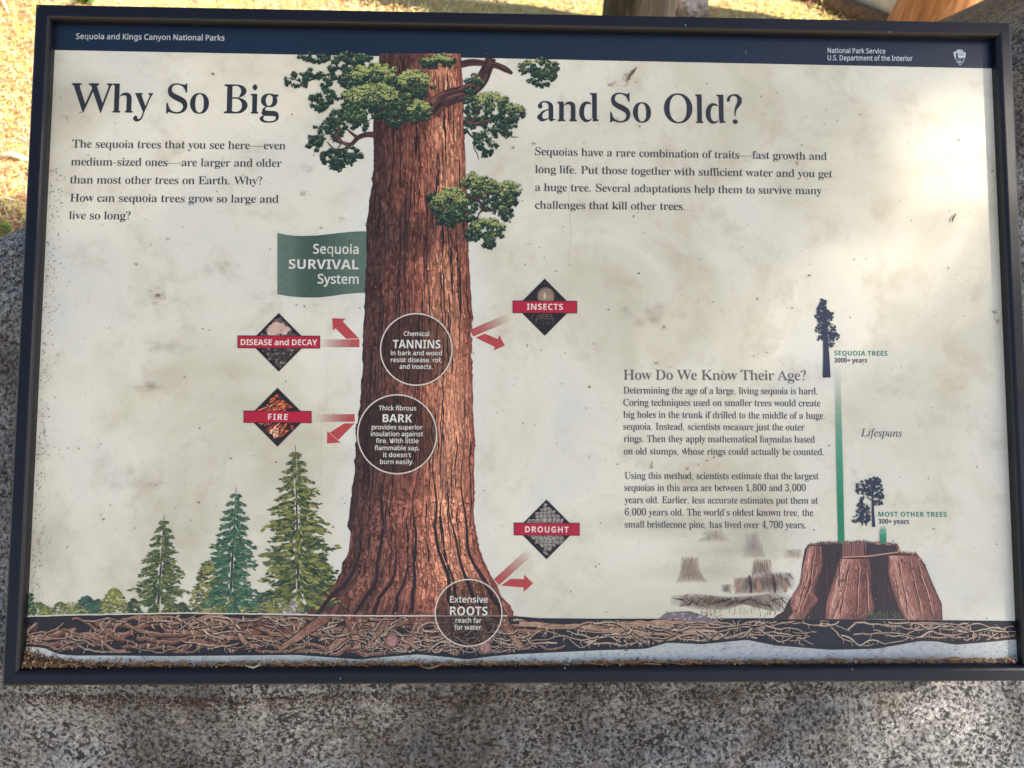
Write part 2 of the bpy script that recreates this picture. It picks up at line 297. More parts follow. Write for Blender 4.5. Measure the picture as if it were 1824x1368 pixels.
# ---------------------------------------------------------------- lettering: outlines in 1/1000 em
# per typeface and character code: advance width, then each closed outline as x, y, x, y, ...
GLYPHS = {
'S': {
48: [495,[274,-10,212,-3,178,12,138,42,106,81,83,128,67,186,57,252,52,351,57,450,67,515,83,572,106,618,138,656,178,687,212,700,275,707,333,700,367,687,406,658,438,618,461,572,479,514,489,450,495,349,489,250,479,185,461,128,438,80,406,41,367,10,333,-3],[274,54,298,58,322,71,342,95,356,129,374,224,380,349,374,476,356,569,342,604,322,627,300,640,275,645,249,640,226,627,205,604,189,570,172,476,166,349,172,224,191,129,205,95,226,71,249,58]],
49: [495,[138,0,138,52,180,52,230,60,250,68,253,77,242,115,242,626,163,540,132,517,105,505,87,506,80,517,86,553,65,563,63,582,48,578,99,594,159,626,211,624,317,701,352,701,352,115,342,74,346,67,365,60,412,52,455,52,455,0]],
51: [495,[237,-10,186,-7,143,0,89,25,60,48,45,67,35,93,35,116,42,129,73,134,89,172,109,182,112,141,125,105,151,80,194,63,239,58,291,70,326,89,351,118,364,150,370,202,361,246,345,269,297,322,284,330,268,332,178,330,178,391,279,388,294,394,303,407,310,436,330,473,340,502,345,549,338,585,327,607,314,623,282,640,237,647,202,637,172,613,156,581,153,544,159,496,121,503,102,518,83,551,67,556,54,566,51,594,57,614,77,640,109,669,140,688,201,704,276,707,343,693,378,674,428,630,451,594,457,565,458,534,453,506,438,471,381,407,356,388,322,372,356,364,384,349,418,323,453,288,469,265,476,247,482,188,476,140,458,100,435,68,396,33,368,16,335,3,287,-7]],
52: [495,[218,0,218,52,204,52,234,55,279,70,300,81,304,90,300,182,55,182,55,266,290,698,409,698,409,246,485,246,485,182,409,182,404,90,409,81,431,70,476,55,506,52,476,52,476,0],[81,246,300,246,301,509,308,618,275,573,230,492]],
54: [495,[287,-10,252,-7,218,0,176,22,129,64,93,122,70,199,61,269,63,323,71,380,71,453,87,519,112,578,146,627,176,659,212,684,256,700,306,707,352,707,402,695,458,655,479,623,480,594,470,586,451,582,445,556,431,538,407,527,380,524,384,585,375,613,364,630,338,646,314,650,287,646,262,633,227,601,198,549,178,479,167,383,218,410,271,425,338,426,358,423,394,409,423,388,450,365,477,322,493,268,495,201,489,156,477,116,458,80,434,48,402,20,362,1,339,-4],[290,55,316,60,339,74,362,100,374,125,381,157,387,215,383,272,374,303,354,336,336,351,310,364,274,368,223,356,180,362,164,343,172,226,188,151,205,113,236,77,258,63]],
55: [495,[162,0,420,591,129,591,121,583,111,565,102,492,65,492,70,698,511,698,511,650,242,0]],
56: [495,[266,-10,210,-6,176,1,135,20,103,45,71,80,55,111,45,154,44,192,52,230,79,272,131,324,185,358,151,380,119,409,95,438,79,470,70,505,67,540,74,581,86,610,119,652,148,675,173,691,220,704,304,707,349,700,402,675,439,640,463,599,471,570,474,537,470,499,463,479,444,451,407,413,345,374,407,338,436,314,469,281,489,247,496,224,501,164,495,127,480,93,458,63,429,36,393,13,371,4,323,-6],[320,378,332,396,339,447,361,474,371,503,375,538,372,567,358,602,329,631,294,649,253,649,214,629,188,598,175,554,179,503,188,482,215,445,233,410,244,403,274,399],[272,47,295,48,326,60,354,77,371,95,384,116,393,140,394,194,386,218,372,239,316,300,301,310,214,346,202,327,198,285,166,244,156,224,148,188,150,146,164,108,188,79,227,55]],
65: [585,[17,0,17,28,-6,26,25,36,48,51,60,64,71,109,300,678,297,678,534,115,541,89,547,77,567,61,618,32,637,26,602,29,602,0,377,0,377,28,352,28,393,35,415,48,431,68,432,65,434,73,388,192,150,192,115,103,106,60,112,47,125,36,148,29,180,26,156,26,156,0],[164,234,371,234,266,489]],
66: [594,[67,0,67,28,35,26,65,32,116,51,129,68,128,557,132,594,131,602,115,613,92,620,64,633,31,637,65,637,65,662,320,662,380,658,431,646,473,630,503,608,541,565,551,537,554,509,546,464,521,429,480,396,451,381,391,361,460,340,496,323,524,303,562,262,582,218,585,191,582,154,562,108,540,81,496,41,455,17,432,9,346,0],[244,367,372,370,386,372,396,384,404,410,431,464,435,519,429,550,419,576,403,595,371,618,340,630,307,631,256,621,240,611,239,604,244,569],[323,35,352,38,387,49,416,68,434,87,448,115,458,147,461,186,457,227,451,244,435,275,387,324,358,333,244,336,244,95,239,67,240,60,256,48]],
67: [630,[374,-16,303,-9,240,12,204,35,170,61,118,125,83,201,64,285,64,378,83,463,119,537,156,586,204,629,262,659,329,675,394,677,470,662,573,630,582,631,595,643,610,677,631,677,631,448,611,448,573,531,550,567,535,582,471,624,422,642,386,645,343,640,304,624,268,594,246,570,221,525,202,471,192,404,188,329,192,258,204,196,223,144,250,103,271,81,313,54,358,38,404,33,463,42,521,65,575,103,613,140,608,135,636,111,595,65,531,20,457,-7]],
68: [671,[73,0,73,28,41,26,113,45,131,60,132,71,128,108,129,586,121,608,111,615,63,633,33,637,64,637,64,662,365,661,442,650,477,639,535,607,579,566,614,518,627,493,646,435,656,368,653,258,640,194,617,140,585,93,540,54,483,25,413,7,332,0],[323,35,368,39,407,54,457,89,486,124,509,170,525,228,533,333,528,404,517,467,498,519,471,560,450,582,412,610,368,626,324,630,300,629,252,615,240,601,244,560,244,105,240,64,250,49,300,38]],
69: [592,[64,0,64,25,33,25,64,29,113,47,132,63,134,74,129,113,131,582,125,607,115,614,64,633,35,637,67,637,67,662,581,662,581,466,557,466,544,525,519,572,496,594,466,607,409,621,338,626,300,624,274,617,249,614,236,605,246,565,246,358,339,361,365,368,381,387,403,436,419,502,442,502,442,172,418,172,404,246,372,313,355,320,246,323,246,97,240,68,243,60,260,49,300,42,352,41,429,49,492,70,515,80,541,108,572,153,598,208,626,208,585,0]],
72: [710,[65,0,65,28,35,26,65,32,115,49,129,67,128,551,134,588,131,598,113,614,64,631,35,637,67,634,67,662,308,662,308,634,343,637,307,631,276,618,250,613,237,601,244,560,244,365,518,365,518,560,524,601,514,613,487,618,455,631,419,637,454,634,454,662,695,662,695,634,726,637,695,631,647,614,633,598,633,116,630,80,636,60,646,51,695,32,726,26,695,28,695,0,454,0,454,28,422,26,453,31,502,48,518,64,518,322,244,322,243,67,259,49,308,32,339,26,308,28,308,0]],
73: [329,[63,0,63,31,32,26,61,33,121,55,129,63,132,73,129,109,129,563,132,598,129,607,109,618,65,633,32,637,63,636,63,662,313,662,313,636,343,637,311,633,258,614,243,598,246,112,237,65,249,55,282,48,311,33,348,26,314,31,314,0]],
75: [691,[67,0,67,26,35,26,74,35,115,55,125,63,132,81,129,551,134,583,131,594,113,608,74,629,36,637,67,637,67,662,310,662,310,637,343,637,298,629,243,602,239,597,246,560,246,333,467,543,498,579,512,602,514,620,474,634,442,637,466,637,466,662,663,662,663,639,694,639,672,636,627,623,579,594,528,551,384,410,663,64,713,33,748,26,713,26,713,0,451,0,451,26,445,26,469,31,508,45,511,49,509,55,282,322,246,295,244,71,260,55,294,38,340,26,310,26,310,0]],
79: [713,[380,-16,310,-9,246,12,204,38,157,81,119,131,84,202,67,281,64,348,76,429,97,489,137,557,179,605,233,645,279,663,332,675,404,678,473,668,519,652,573,615,618,570,653,519,684,447,698,383,700,314,693,249,674,188,636,118,597,68,546,26,501,4,451,-9],[386,17,425,23,463,39,498,68,518,92,541,137,559,191,570,256,575,370,572,406,559,470,538,525,511,569,482,601,451,626,416,640,378,645,338,640,301,624,266,595,246,570,223,527,205,471,194,406,189,292,192,258,205,192,226,138,253,95,282,61,313,38,346,23]],
80: [557,[65,0,65,28,35,26,65,32,115,49,129,67,128,551,134,588,131,598,113,614,64,631,35,637,67,634,67,662,311,662,418,656,471,637,540,573,566,528,572,495,570,464,565,432,550,404,531,380,492,342,455,319,434,310,381,300,244,300,243,67,259,49,308,32,339,26,308,28,308,0],[244,335,327,336,367,348,407,372,434,407,445,439,448,479,445,517,436,549,415,586,367,618,343,626,307,627,258,617,242,610,239,602,244,579]],
83: [517,[63,-16,63,230,90,230,119,137,147,83,188,49,233,29,268,22,300,22,336,29,356,39,374,52,394,77,409,106,415,129,413,164,409,182,388,214,355,239,244,294,191,327,137,370,111,402,92,453,84,511,92,562,112,605,128,624,157,647,191,665,228,675,269,678,308,675,442,645,457,653,466,678,493,678,493,464,469,464,447,527,409,592,352,630,313,643,259,645,228,637,211,627,196,614,180,591,172,563,169,534,173,505,182,486,211,455,243,436,375,374,439,330,477,288,498,242,508,179,502,125,480,76,455,44,434,26,394,6,349,-9,298,-15,230,-12,112,22,103,16,89,-16]],
84: [565,[178,0,178,26,147,26,179,31,230,49,249,65,252,77,247,116,247,630,198,630,163,624,132,614,105,598,83,578,65,549,48,501,42,463,16,463,16,662,597,662,597,461,573,461,566,501,556,535,540,565,519,589,495,607,464,620,429,627,362,630,361,77,370,55,380,48,431,31,464,26,434,26,434,0]],
85: [665,[361,-19,298,-13,271,-7,226,13,178,52,147,103,134,146,128,196,127,551,131,588,129,598,111,614,63,631,33,637,64,634,64,662,307,662,307,634,340,637,306,631,274,618,247,613,237,601,243,551,243,182,255,124,279,80,301,61,324,48,352,38,383,33,439,35,474,45,503,60,528,81,547,111,560,144,567,185,570,550,567,599,560,614,541,624,492,637,512,634,512,662,656,662,656,633,679,636,646,626,620,611,615,605,614,227,599,134,579,84,553,47,518,19,496,7,422,-15]],
87: [838,[268,-16,64,578,64,597,58,604,10,631,-15,637,20,636,20,662,220,662,220,636,255,637,194,623,185,618,179,605,198,537,314,196,450,546,429,604,380,630,342,637,377,634,377,662,597,662,597,636,623,637,588,630,567,615,554,597,553,599,553,589,681,212,790,546,797,581,800,610,796,618,774,631,741,637,757,636,757,662,883,662,883,633,901,637,877,626,851,604,649,-16,642,-16,470,476,276,-16]],
97: [450,[371,-9,354,-4,342,3,314,29,306,64,275,36,239,13,180,-6,138,-10,116,-3,96,23,68,38,54,57,47,81,52,118,67,137,99,160,134,208,151,224,199,247,304,281,304,351,297,381,288,396,268,416,233,429,188,428,167,422,156,412,150,394,147,396,144,388,163,349,164,332,159,314,131,285,119,279,105,279,87,300,71,308,61,338,63,358,70,377,89,400,129,438,148,451,183,460,221,463,260,463,304,455,352,431,381,404,396,384,406,356,410,306,410,90,402,67,406,58,425,49,448,51,463,58,457,54,466,39,415,23,384,-6],[220,48,292,71,304,83,304,250,262,239,218,217,186,186,164,147,159,103,166,73,175,61,175,64,188,55]],
98: [474,[79,-16,77,597,74,613,64,624,19,639,41,636,41,662,186,662,186,388,214,419,240,441,287,460,322,463,346,460,388,441,416,419,438,393,466,339,480,272,479,191,463,129,438,76,402,31,367,4,310,-13,279,-15,247,-12,199,7,150,42,73,-16],[266,20,290,23,310,33,326,48,340,70,354,99,364,137,372,233,367,313,356,345,345,370,327,387,310,399,268,407,228,399,201,399,194,394,188,378,186,354,186,99,189,80,196,63,215,39,237,26]],
99: [375,[227,-15,199,-12,163,3,122,33,89,71,63,118,51,159,44,202,45,250,52,297,68,339,89,378,116,412,140,431,179,451,223,463,271,464,316,453,365,418,388,386,393,367,390,340,383,330,368,329,356,303,332,303,314,314,300,338,295,394,282,418,265,429,246,432,227,429,210,422,182,393,170,371,154,311,151,221,163,156,179,119,201,92,226,71,253,61,297,55,323,58,359,74,388,99,409,81,375,44,330,12,281,-9]],
100: [487,[204,-15,167,-9,128,15,87,58,64,103,49,156,45,214,49,282,65,340,83,377,113,418,153,448,186,461,228,463,275,450,301,432,340,388,339,599,326,618,294,633,265,639,290,637,290,662,448,662,445,83,448,68,455,57,506,41,486,45,486,15,493,16,426,12,351,-3,354,100,313,39,288,13,242,-10],[249,41,272,45,335,79,339,87,340,108,340,354,338,387,326,399,297,399,253,409,231,406,214,399,196,386,182,367,162,307,154,223,160,141,169,108,180,81,195,63,211,51]],
101: [387,[224,-15,196,-12,160,3,121,33,95,60,74,93,58,134,48,178,47,211,52,244,70,285,68,343,79,368,93,391,118,422,150,445,188,458,228,463,287,455,335,431,359,404,378,374,387,338,387,317,371,242,154,242,163,159,175,127,202,89,226,74,262,61,290,60,332,70,358,86,381,111,403,89,375,52,330,16,281,-7],[157,279,303,279,301,327,294,367,281,403,269,420,250,431,234,432,205,423,192,410,173,380,164,356]],
102: [260,[64,0,64,28,28,25,51,29,96,48,92,86,92,403,67,403,67,451,92,451,93,531,102,578,115,602,132,623,180,661,233,675,268,675,295,669,335,646,365,613,371,598,374,575,370,557,362,544,345,537,336,524,326,518,308,524,287,546,279,559,278,573,292,624,290,634,274,645,249,643,228,634,211,610,199,567,199,451,253,451,253,403,199,403,199,95,196,63,198,54,212,41,252,26,279,23,247,25,247,0]],
103: [425,[212,-204,129,-198,81,-183,49,-162,26,-128,25,-109,28,-97,49,-70,83,-45,118,-38,89,-26,61,1,60,23,76,58,80,100,90,115,125,146,159,160,124,173,102,188,83,204,60,240,48,284,47,308,54,359,73,396,100,425,140,448,175,458,243,463,285,458,339,442,432,442,432,390,375,390,388,377,399,355,406,332,410,295,407,266,400,239,375,199,338,169,298,154,263,150,186,151,164,148,157,140,141,103,148,81,167,74,339,65,375,58,412,41,423,29,435,9,450,-54,448,-102,442,-116,423,-143,396,-164,361,-182,295,-198],[228,180,259,189,285,220,301,263,304,307,301,375,295,396,259,425,228,432,199,425,173,394,156,351,153,307,159,250,180,196,194,186],[234,-169,298,-164,346,-151,362,-141,381,-113,383,-84,378,-68,358,-57,327,-51,125,-49,128,-54,111,-81,105,-106,108,-118,119,-135,138,-150,166,-162]],
104: [503,[67,0,67,26,33,23,89,44,95,57,92,81,92,597,89,610,81,621,35,639,55,637,55,662,199,662,199,368,228,406,260,434,278,444,314,457,354,458,383,453,404,442,436,415,458,371,463,342,463,51,474,41,522,23,489,26,489,0,333,0,333,23,301,23,322,28,335,36,338,33,354,52,356,65,358,316,355,352,343,380,326,391,295,394,223,375,199,358,196,51,207,41,255,23,223,26,223,0]],
105: [237,[147,528,127,537,103,565,93,583,92,599,93,617,103,636,127,663,147,674,166,663,189,636,199,617,202,599,199,583,189,565,166,537],[67,0,67,28,33,25,81,39,95,49,96,57,92,81,92,391,83,410,36,426,57,425,58,451,199,451,198,51,207,41,255,25,223,28,223,0]],
106: [255,[154,530,134,538,111,566,102,585,99,602,102,618,112,637,135,666,154,675,175,666,198,637,208,618,211,602,208,585,198,567,175,538],[52,-204,9,-198,-35,-164,-61,-135,-70,-102,-67,-80,-60,-70,-45,-61,-28,-44,-9,-45,19,-71,26,-86,26,-108,10,-144,23,-164,45,-170,65,-166,84,-151,99,-125,106,-99,109,-79,108,390,95,410,63,423,41,428,63,426,63,451,215,451,215,-31,210,-86,199,-115,185,-140,140,-180,109,-195]],
107: [471,[65,0,65,28,32,25,81,39,95,49,96,57,92,81,92,595,90,610,84,621,36,639,57,637,58,662,199,662,199,172,359,333,348,377,359,404,359,410,342,422,304,426,330,426,330,451,470,451,470,423,489,426,461,419,423,399,314,297,495,44,541,23,506,26,506,0,348,0,348,23,316,23,340,28,365,52,362,38,365,51,223,253,199,233,196,51,207,41,255,25,221,28,221,0]],
108: [239,[67,0,67,28,33,25,81,39,95,49,96,57,92,81,92,595,90,608,84,620,55,634,36,639,57,637,57,662,199,662,198,51,207,41,255,25,223,28,223,0]],
109: [755,[65,0,65,26,33,23,89,44,95,57,92,81,92,384,89,399,81,409,52,423,35,428,55,426,55,451,194,451,194,361,227,403,258,432,291,451,326,460,368,455,403,439,436,407,455,365,480,400,512,431,530,442,567,455,608,458,636,453,658,444,690,415,710,372,716,342,716,51,726,41,773,23,741,26,741,0,588,0,588,26,556,23,602,41,610,45,614,58,608,352,601,374,592,386,556,394,528,391,482,375,457,355,455,51,464,41,511,23,480,26,480,0,329,0,329,26,297,23,343,41,354,51,354,345,348,368,335,384,322,390,290,394,268,391,221,372,198,351,195,52,204,41,252,25,220,28,220,0]],
110: [503,[67,0,67,26,33,23,89,44,95,57,92,81,95,384,92,399,81,409,52,423,35,428,55,426,55,451,195,451,195,364,244,422,260,434,295,453,333,460,354,458,383,453,416,435,436,415,450,396,463,342,463,51,474,41,522,23,489,26,489,0,333,0,333,23,301,23,322,28,335,36,338,33,354,52,356,65,358,316,355,352,343,380,326,391,295,394,274,391,226,372,199,348,196,51,207,41,255,23,223,26,223,0]],
111: [438,[246,-15,199,-10,157,3,132,19,103,49,73,96,57,135,47,178,44,224,47,271,57,314,73,354,103,400,132,429,157,445,199,458,244,463,290,458,332,445,355,431,386,402,415,355,432,316,441,272,445,224,441,176,432,132,415,93,386,47,356,17,332,3,291,-10],[246,16,265,19,287,32,314,73,332,118,335,224,330,308,316,370,304,394,285,419,263,432,246,435,226,432,202,419,185,394,172,370,159,308,154,210,160,128,176,73,204,32,226,19]],
112: [489,[68,-202,68,-178,31,-179,49,-176,84,-159,89,-148,92,-93,92,375,83,407,35,428,54,425,54,451,191,451,191,354,233,418,246,432,278,453,316,463,335,464,359,461,383,453,420,426,451,391,474,346,486,307,492,249,490,183,482,138,463,84,442,51,409,16,378,-4,343,-15,297,-10,266,1,239,20,199,67,198,-143,205,-156,243,-172,281,-179,244,-176,244,-202],[284,41,323,51,340,63,356,83,377,143,384,224,378,306,361,364,346,383,329,396,290,404,268,400,233,386,218,378,199,359,199,96,214,64,226,55]],
113: [479,[297,-202,297,-176,265,-178,297,-173,332,-160,342,-147,342,60,313,29,287,9,240,-10,207,-13,182,-12,159,-3,129,16,103,39,81,67,57,124,48,164,45,210,55,291,70,336,97,387,137,429,175,451,231,464,279,461,327,442,377,407,455,466,450,466,450,-121,444,-146,450,-159,508,-179,471,-176,471,-202],[260,44,298,51,327,51,335,55,340,71,342,96,342,351,338,371,330,387,311,410,290,423,260,429,237,426,218,416,195,393,180,368,169,338,160,298,154,227,160,143,169,111,180,84,198,64,217,52]],
114: [367,[70,0,70,28,33,25,90,42,97,57,93,81,92,375,89,400,81,412,36,426,55,425,57,451,195,451,195,338,226,388,243,406,281,426,323,458,339,463,367,455,396,429,402,412,393,387,391,359,372,329,361,324,345,329,307,374,292,380,265,377,223,361,212,355,202,336,199,55,211,42,246,29,278,25,244,26,244,0]],
115: [368,[220,-15,178,-9,127,9,100,13,86,7,74,-13,52,-13,52,153,77,153,96,99,125,55,153,35,183,23,221,23,255,35,275,58,284,96,275,129,258,148,150,207,111,233,90,255,76,278,70,303,67,335,73,374,81,397,96,422,116,441,143,454,172,461,205,464,314,444,324,448,335,464,355,464,355,323,332,323,319,358,294,396,271,416,244,426,210,431,183,425,162,407,151,383,148,352,163,324,186,307,285,259,322,231,348,198,361,150,364,106,359,77,348,49,332,28,308,9,282,-4,253,-12]],
116: [281,[179,-7,166,-9,143,1,124,22,105,33,93,57,86,103,86,406,73,406,73,423,70,422,112,486,150,557,188,617,208,617,208,451,259,451,259,406,194,406,194,119,198,84,210,64,244,58,260,61,275,71,297,103,322,90,295,49,276,35,202,-1]],
117: [495,[191,-13,160,-6,115,28,102,44,92,64,83,124,80,393,68,410,25,428,45,426,45,451,191,451,191,100,196,80,208,65,224,57,258,52,288,58,320,73,348,102,346,396,330,412,304,423,284,428,306,426,306,451,455,451,453,77,464,57,517,44,495,45,495,17,503,19,435,15,358,-1,361,-1,361,97,319,42,288,16,252,-3]],
118: [394,[223,-15,68,365,67,391,17,422,3,426,38,423,38,451,196,451,196,428,227,428,196,422,175,402,176,410,173,399,260,159,343,368,351,397,345,415,329,423,308,428,314,428,314,451,426,451,426,425,436,428,415,418,394,397,233,-15]],
119: [582,[194,-15,36,394,31,403,-12,426,20,419,20,451,166,451,166,425,196,426,157,418,147,412,160,362,234,166,317,367,303,404,271,423,250,429,282,426,282,451,432,451,432,423,461,426,439,420,426,410,415,394,480,185,562,391,563,407,560,415,547,423,524,428,531,428,531,451,634,451,634,428,643,429,611,419,591,380,435,-15,329,317]],
121: [386,[76,-204,51,-196,15,-163,3,-138,3,-112,23,-96,39,-64,58,-60,68,-64,93,-93,102,-137,121,-144,138,-138,160,-116,183,-76,196,-38,210,19,65,371,48,407,32,426,19,423,-4,426,35,426,35,451,194,451,194,425,228,426,175,415,169,406,262,153,343,378,345,413,327,423,301,426,311,426,311,451,419,451,419,426,431,426,418,422,397,406,386,378,368,356,226,-32,217,-81,199,-119,176,-156,159,-176,102,-199]],
122: [375,[61,0,61,67,260,418,162,416,121,406,97,388,86,372,64,314,38,314,47,451,356,451,356,377,166,36,253,38,306,51,324,63,348,89,378,156,402,156,390,0]],
},
'I': {
76: [653,[-35,0,-31,19,4,22,35,33,51,48,64,73,196,560,207,610,202,630,192,642,179,649,132,656,137,677,406,677,399,658,361,653,335,640,319,621,307,595,182,134,169,74,169,63,175,51,183,42,221,35,345,35,434,48,477,65,506,86,540,125,581,192,599,192,535,0]],
97: [498,[73,-12,38,-4,12,15,-4,48,-10,93,-4,154,10,214,36,275,71,332,115,383,147,413,182,436,215,451,249,460,294,457,323,439,338,407,351,450,425,450,333,119,323,70,323,58,329,52,339,51,351,55,377,76,410,116,423,105,404,77,367,33,332,4,300,-10,275,-12,260,-6,247,13,244,42,278,172,224,90,173,33,124,0,99,-9],[119,48,137,51,156,60,201,102,246,164,285,237,308,304,319,365,317,388,311,412,291,431,269,435,246,432,224,423,201,407,159,359,124,294,89,195,77,115,80,81,87,63,100,51]],
101: [418,[129,-10,99,-7,61,6,31,31,9,65,-3,109,-4,167,4,215,23,265,51,313,84,358,125,396,164,423,215,448,250,457,295,460,339,450,367,425,375,396,371,356,346,314,303,275,239,243,156,218,89,207,81,143,87,96,105,64,134,44,151,39,191,38,227,48,282,83,322,118,336,103,288,52,240,17,186,-3],[93,230,140,239,180,252,215,268,256,301,284,339,294,365,297,404,288,423,271,434,239,431,215,419,183,393,160,367,131,323,108,272]],
102: [290,[-70,-223,-100,-217,-124,-199,-132,-180,-131,-150,-124,-137,-112,-128,-96,-127,-77,-131,-68,-138,-65,-150,-71,-189,-61,-195,-35,-186,-15,-157,3,-108,19,-36,103,412,10,412,17,442,109,442,127,521,151,586,183,639,223,678,252,694,282,706,323,709,356,701,387,678,399,653,397,618,383,601,354,594,338,597,326,604,320,615,317,633,324,666,319,677,307,681,285,679,272,674,260,665,240,633,223,586,192,442,306,442,301,412,186,412,116,80,92,-10,67,-81,35,-147,7,-185,-7,-198,-38,-217]],
105: [258,[178,573,160,576,143,588,132,604,128,623,132,642,143,658,160,669,178,674,196,669,214,658,226,642,228,623,226,602,214,586,198,576],[48,-12,28,-9,12,1,3,19,0,42,16,125,87,384,83,400,73,410,25,418,29,435,185,460,189,454,189,441,92,115,84,68,92,51,112,48,140,65,189,122,204,108,163,55,122,17,84,-4]],
110: [530,[323,-13,303,-9,288,1,278,17,275,41,285,95,338,292,352,361,349,388,339,397,327,400,295,390,252,358,205,308,160,250,135,207,108,144,61,0,-17,0,89,371,89,390,83,403,65,412,25,415,28,432,97,441,189,460,194,457,194,448,135,258,224,365,258,396,304,431,346,451,383,458,407,455,432,438,439,404,436,367,370,128,356,65,365,52,384,49,402,61,420,81,454,132,469,121,434,63,397,20,361,-4]],
112: [495,[-140,-217,-135,-199,-96,-194,-71,-183,-51,-154,79,342,87,381,83,402,68,410,23,415,28,434,186,458,189,451,186,435,163,364,223,422,265,447,287,454,329,460,355,458,378,451,407,434,429,406,439,383,447,343,445,298,438,255,422,210,393,153,365,113,332,76,297,45,258,19,217,1,175,-9,135,-10,105,-6,73,7,33,-169,41,-185,57,-195,112,-201,106,-217],[147,13,178,17,196,25,244,58,287,108,327,182,354,265,361,342,351,383,338,400,320,410,298,416,278,416,253,409,230,397,188,355,151,292,132,236,90,58,95,38,105,25,122,16]],
115: [361,[113,-12,68,-7,13,9,-6,6,-13,-6,-32,-6,-10,154,6,153,15,95,29,60,48,35,74,20,112,15,141,23,166,44,179,73,182,108,170,146,89,259,65,306,58,346,67,391,77,410,100,435,141,455,166,460,207,458,281,439,298,444,304,457,320,457,301,311,284,311,274,365,265,387,255,404,227,428,210,434,172,432,153,422,137,400,132,371,141,345,240,201,258,159,260,119,256,92,246,65,231,44,212,23,189,7,163,-4]],
},
'R': {
39: [239,[70,439,48,729,177,729,155,439]],
43: [586,[232,95,232,300,34,300,34,405,232,405,232,611,338,611,338,405,536,405,536,300,338,300,338,95]],
44: [283,[22,-144,60,33,77,132,193,132,210,107,201,73,170,-18,118,-146]],
46: [283,[132,-30,97,-22,73,-4,61,18,55,54,61,91,73,113,98,129,132,137,170,129,193,113,207,91,213,54,207,18,193,-4,170,-22]],
48: [586,[284,-27,225,-19,173,0,128,33,92,79,65,135,48,201,36,274,33,357,39,467,51,538,71,601,100,653,137,693,184,723,222,735,286,741,345,735,397,714,442,681,477,637,504,580,524,516,536,442,538,357,533,248,521,177,500,115,472,62,433,21,385,-7,348,-19],[284,82,318,85,345,97,366,116,384,144,399,183,409,231,416,357,409,483,399,531,384,570,366,598,345,617,318,629,284,634,251,629,225,617,202,598,184,570,171,531,162,483,153,357,162,232,171,183,184,144,202,116,225,97,251,85]],
51: [586,[241,-27,173,-22,122,-15,73,-1,28,19,33,131,146,92,195,83,241,80,284,82,335,94,360,106,385,131,397,152,403,177,406,219,396,254,373,280,336,299,286,311,137,314,137,422,263,424,296,430,336,448,364,473,381,503,387,540,382,571,370,595,341,619,311,629,272,634,234,631,190,620,141,598,89,567,27,653,97,698,168,727,235,738,326,736,396,718,433,698,475,656,500,605,507,567,509,528,498,476,483,446,464,421,427,390,399,375,361,363,361,385,388,381,443,360,485,329,504,302,525,256,530,222,530,171,519,125,500,83,482,60,446,27,403,1,350,-15,309,-22]],
67: [646,[388,-27,309,-19,239,0,180,34,146,62,116,97,82,156,60,225,48,302,48,412,61,486,86,555,122,614,170,663,229,702,298,727,376,739,460,736,538,723,622,689,573,585,497,614,436,626,376,626,306,610,250,574,207,518,181,445,173,388,176,296,195,219,231,156,245,140,280,113,323,95,347,89,402,85,477,91,588,116,589,7,492,-19]],
68: [744,[80,-16,80,730,317,730,396,724,445,714,489,698,550,665,601,620,640,564,659,521,678,448,684,363,678,277,659,199,626,134,605,106,553,57,492,21,421,-3,339,-15],[204,94,350,98,405,110,452,131,489,159,519,196,540,242,553,296,556,361,553,425,540,479,531,503,507,541,475,573,436,595,361,616,204,620]],
69: [570,[80,-16,80,730,512,730,512,617,204,617,204,428,494,428,494,317,204,317,204,95,512,95,512,-16]],
73: [354,[24,-16,24,65,107,83,107,628,24,649,24,730,314,730,314,649,231,628,231,83,314,65,314,-16]],
75: [634,[80,-16,80,730,204,730,195,384,237,440,495,730,629,723,345,402,640,-10,504,-16,257,317,204,269,204,-16]],
78: [774,[80,-16,80,730,210,730,591,140,568,140,562,311,562,730,678,730,678,-16,549,-16,167,576,189,576,196,399,196,-16]],
80: [619,[80,-16,80,730,353,726,411,715,460,698,482,684,516,654,543,619,561,577,568,530,568,473,559,428,541,385,525,358,489,324,445,295,409,280,321,263,204,262,204,-16],[204,370,326,375,376,388,412,409,427,427,437,452,445,500,439,541,430,564,415,582,385,602,339,616,300,619,204,620]],
83: [564,[247,-27,132,-18,85,-6,34,13,37,129,119,103,183,89,251,85,317,92,353,106,382,134,394,171,390,217,375,242,345,268,306,287,174,342,122,375,95,399,71,428,51,480,45,521,46,571,57,613,76,649,103,678,150,710,192,726,254,738,317,739,373,733,436,718,506,692,466,585,403,608,341,623,286,628,232,622,202,608,178,583,168,550,171,512,187,479,216,457,262,433,397,375,443,347,472,321,498,281,512,245,518,190,513,143,500,100,488,80,460,45,422,16,356,-12,305,-22]],
84: [570,[216,-16,216,617,-6,617,-6,730,561,730,561,617,339,617,339,-16]],
85: [745,[361,-27,266,-16,213,3,189,16,167,33,129,71,115,92,92,141,79,195,73,253,73,730,196,730,196,251,202,195,213,164,229,138,262,109,306,91,366,85,428,91,473,110,504,141,519,168,528,199,534,251,534,730,656,730,654,232,649,178,638,143,616,95,595,67,541,19,509,1,472,-12,431,-21]],
87: [945,[189,-16,-7,727,119,730,253,192,251,131,250,196,402,730,519,730,654,284,678,192,677,131,675,192,809,730,934,727,739,-16,623,-16,464,521,452,573,461,585,466,549,303,-16]],
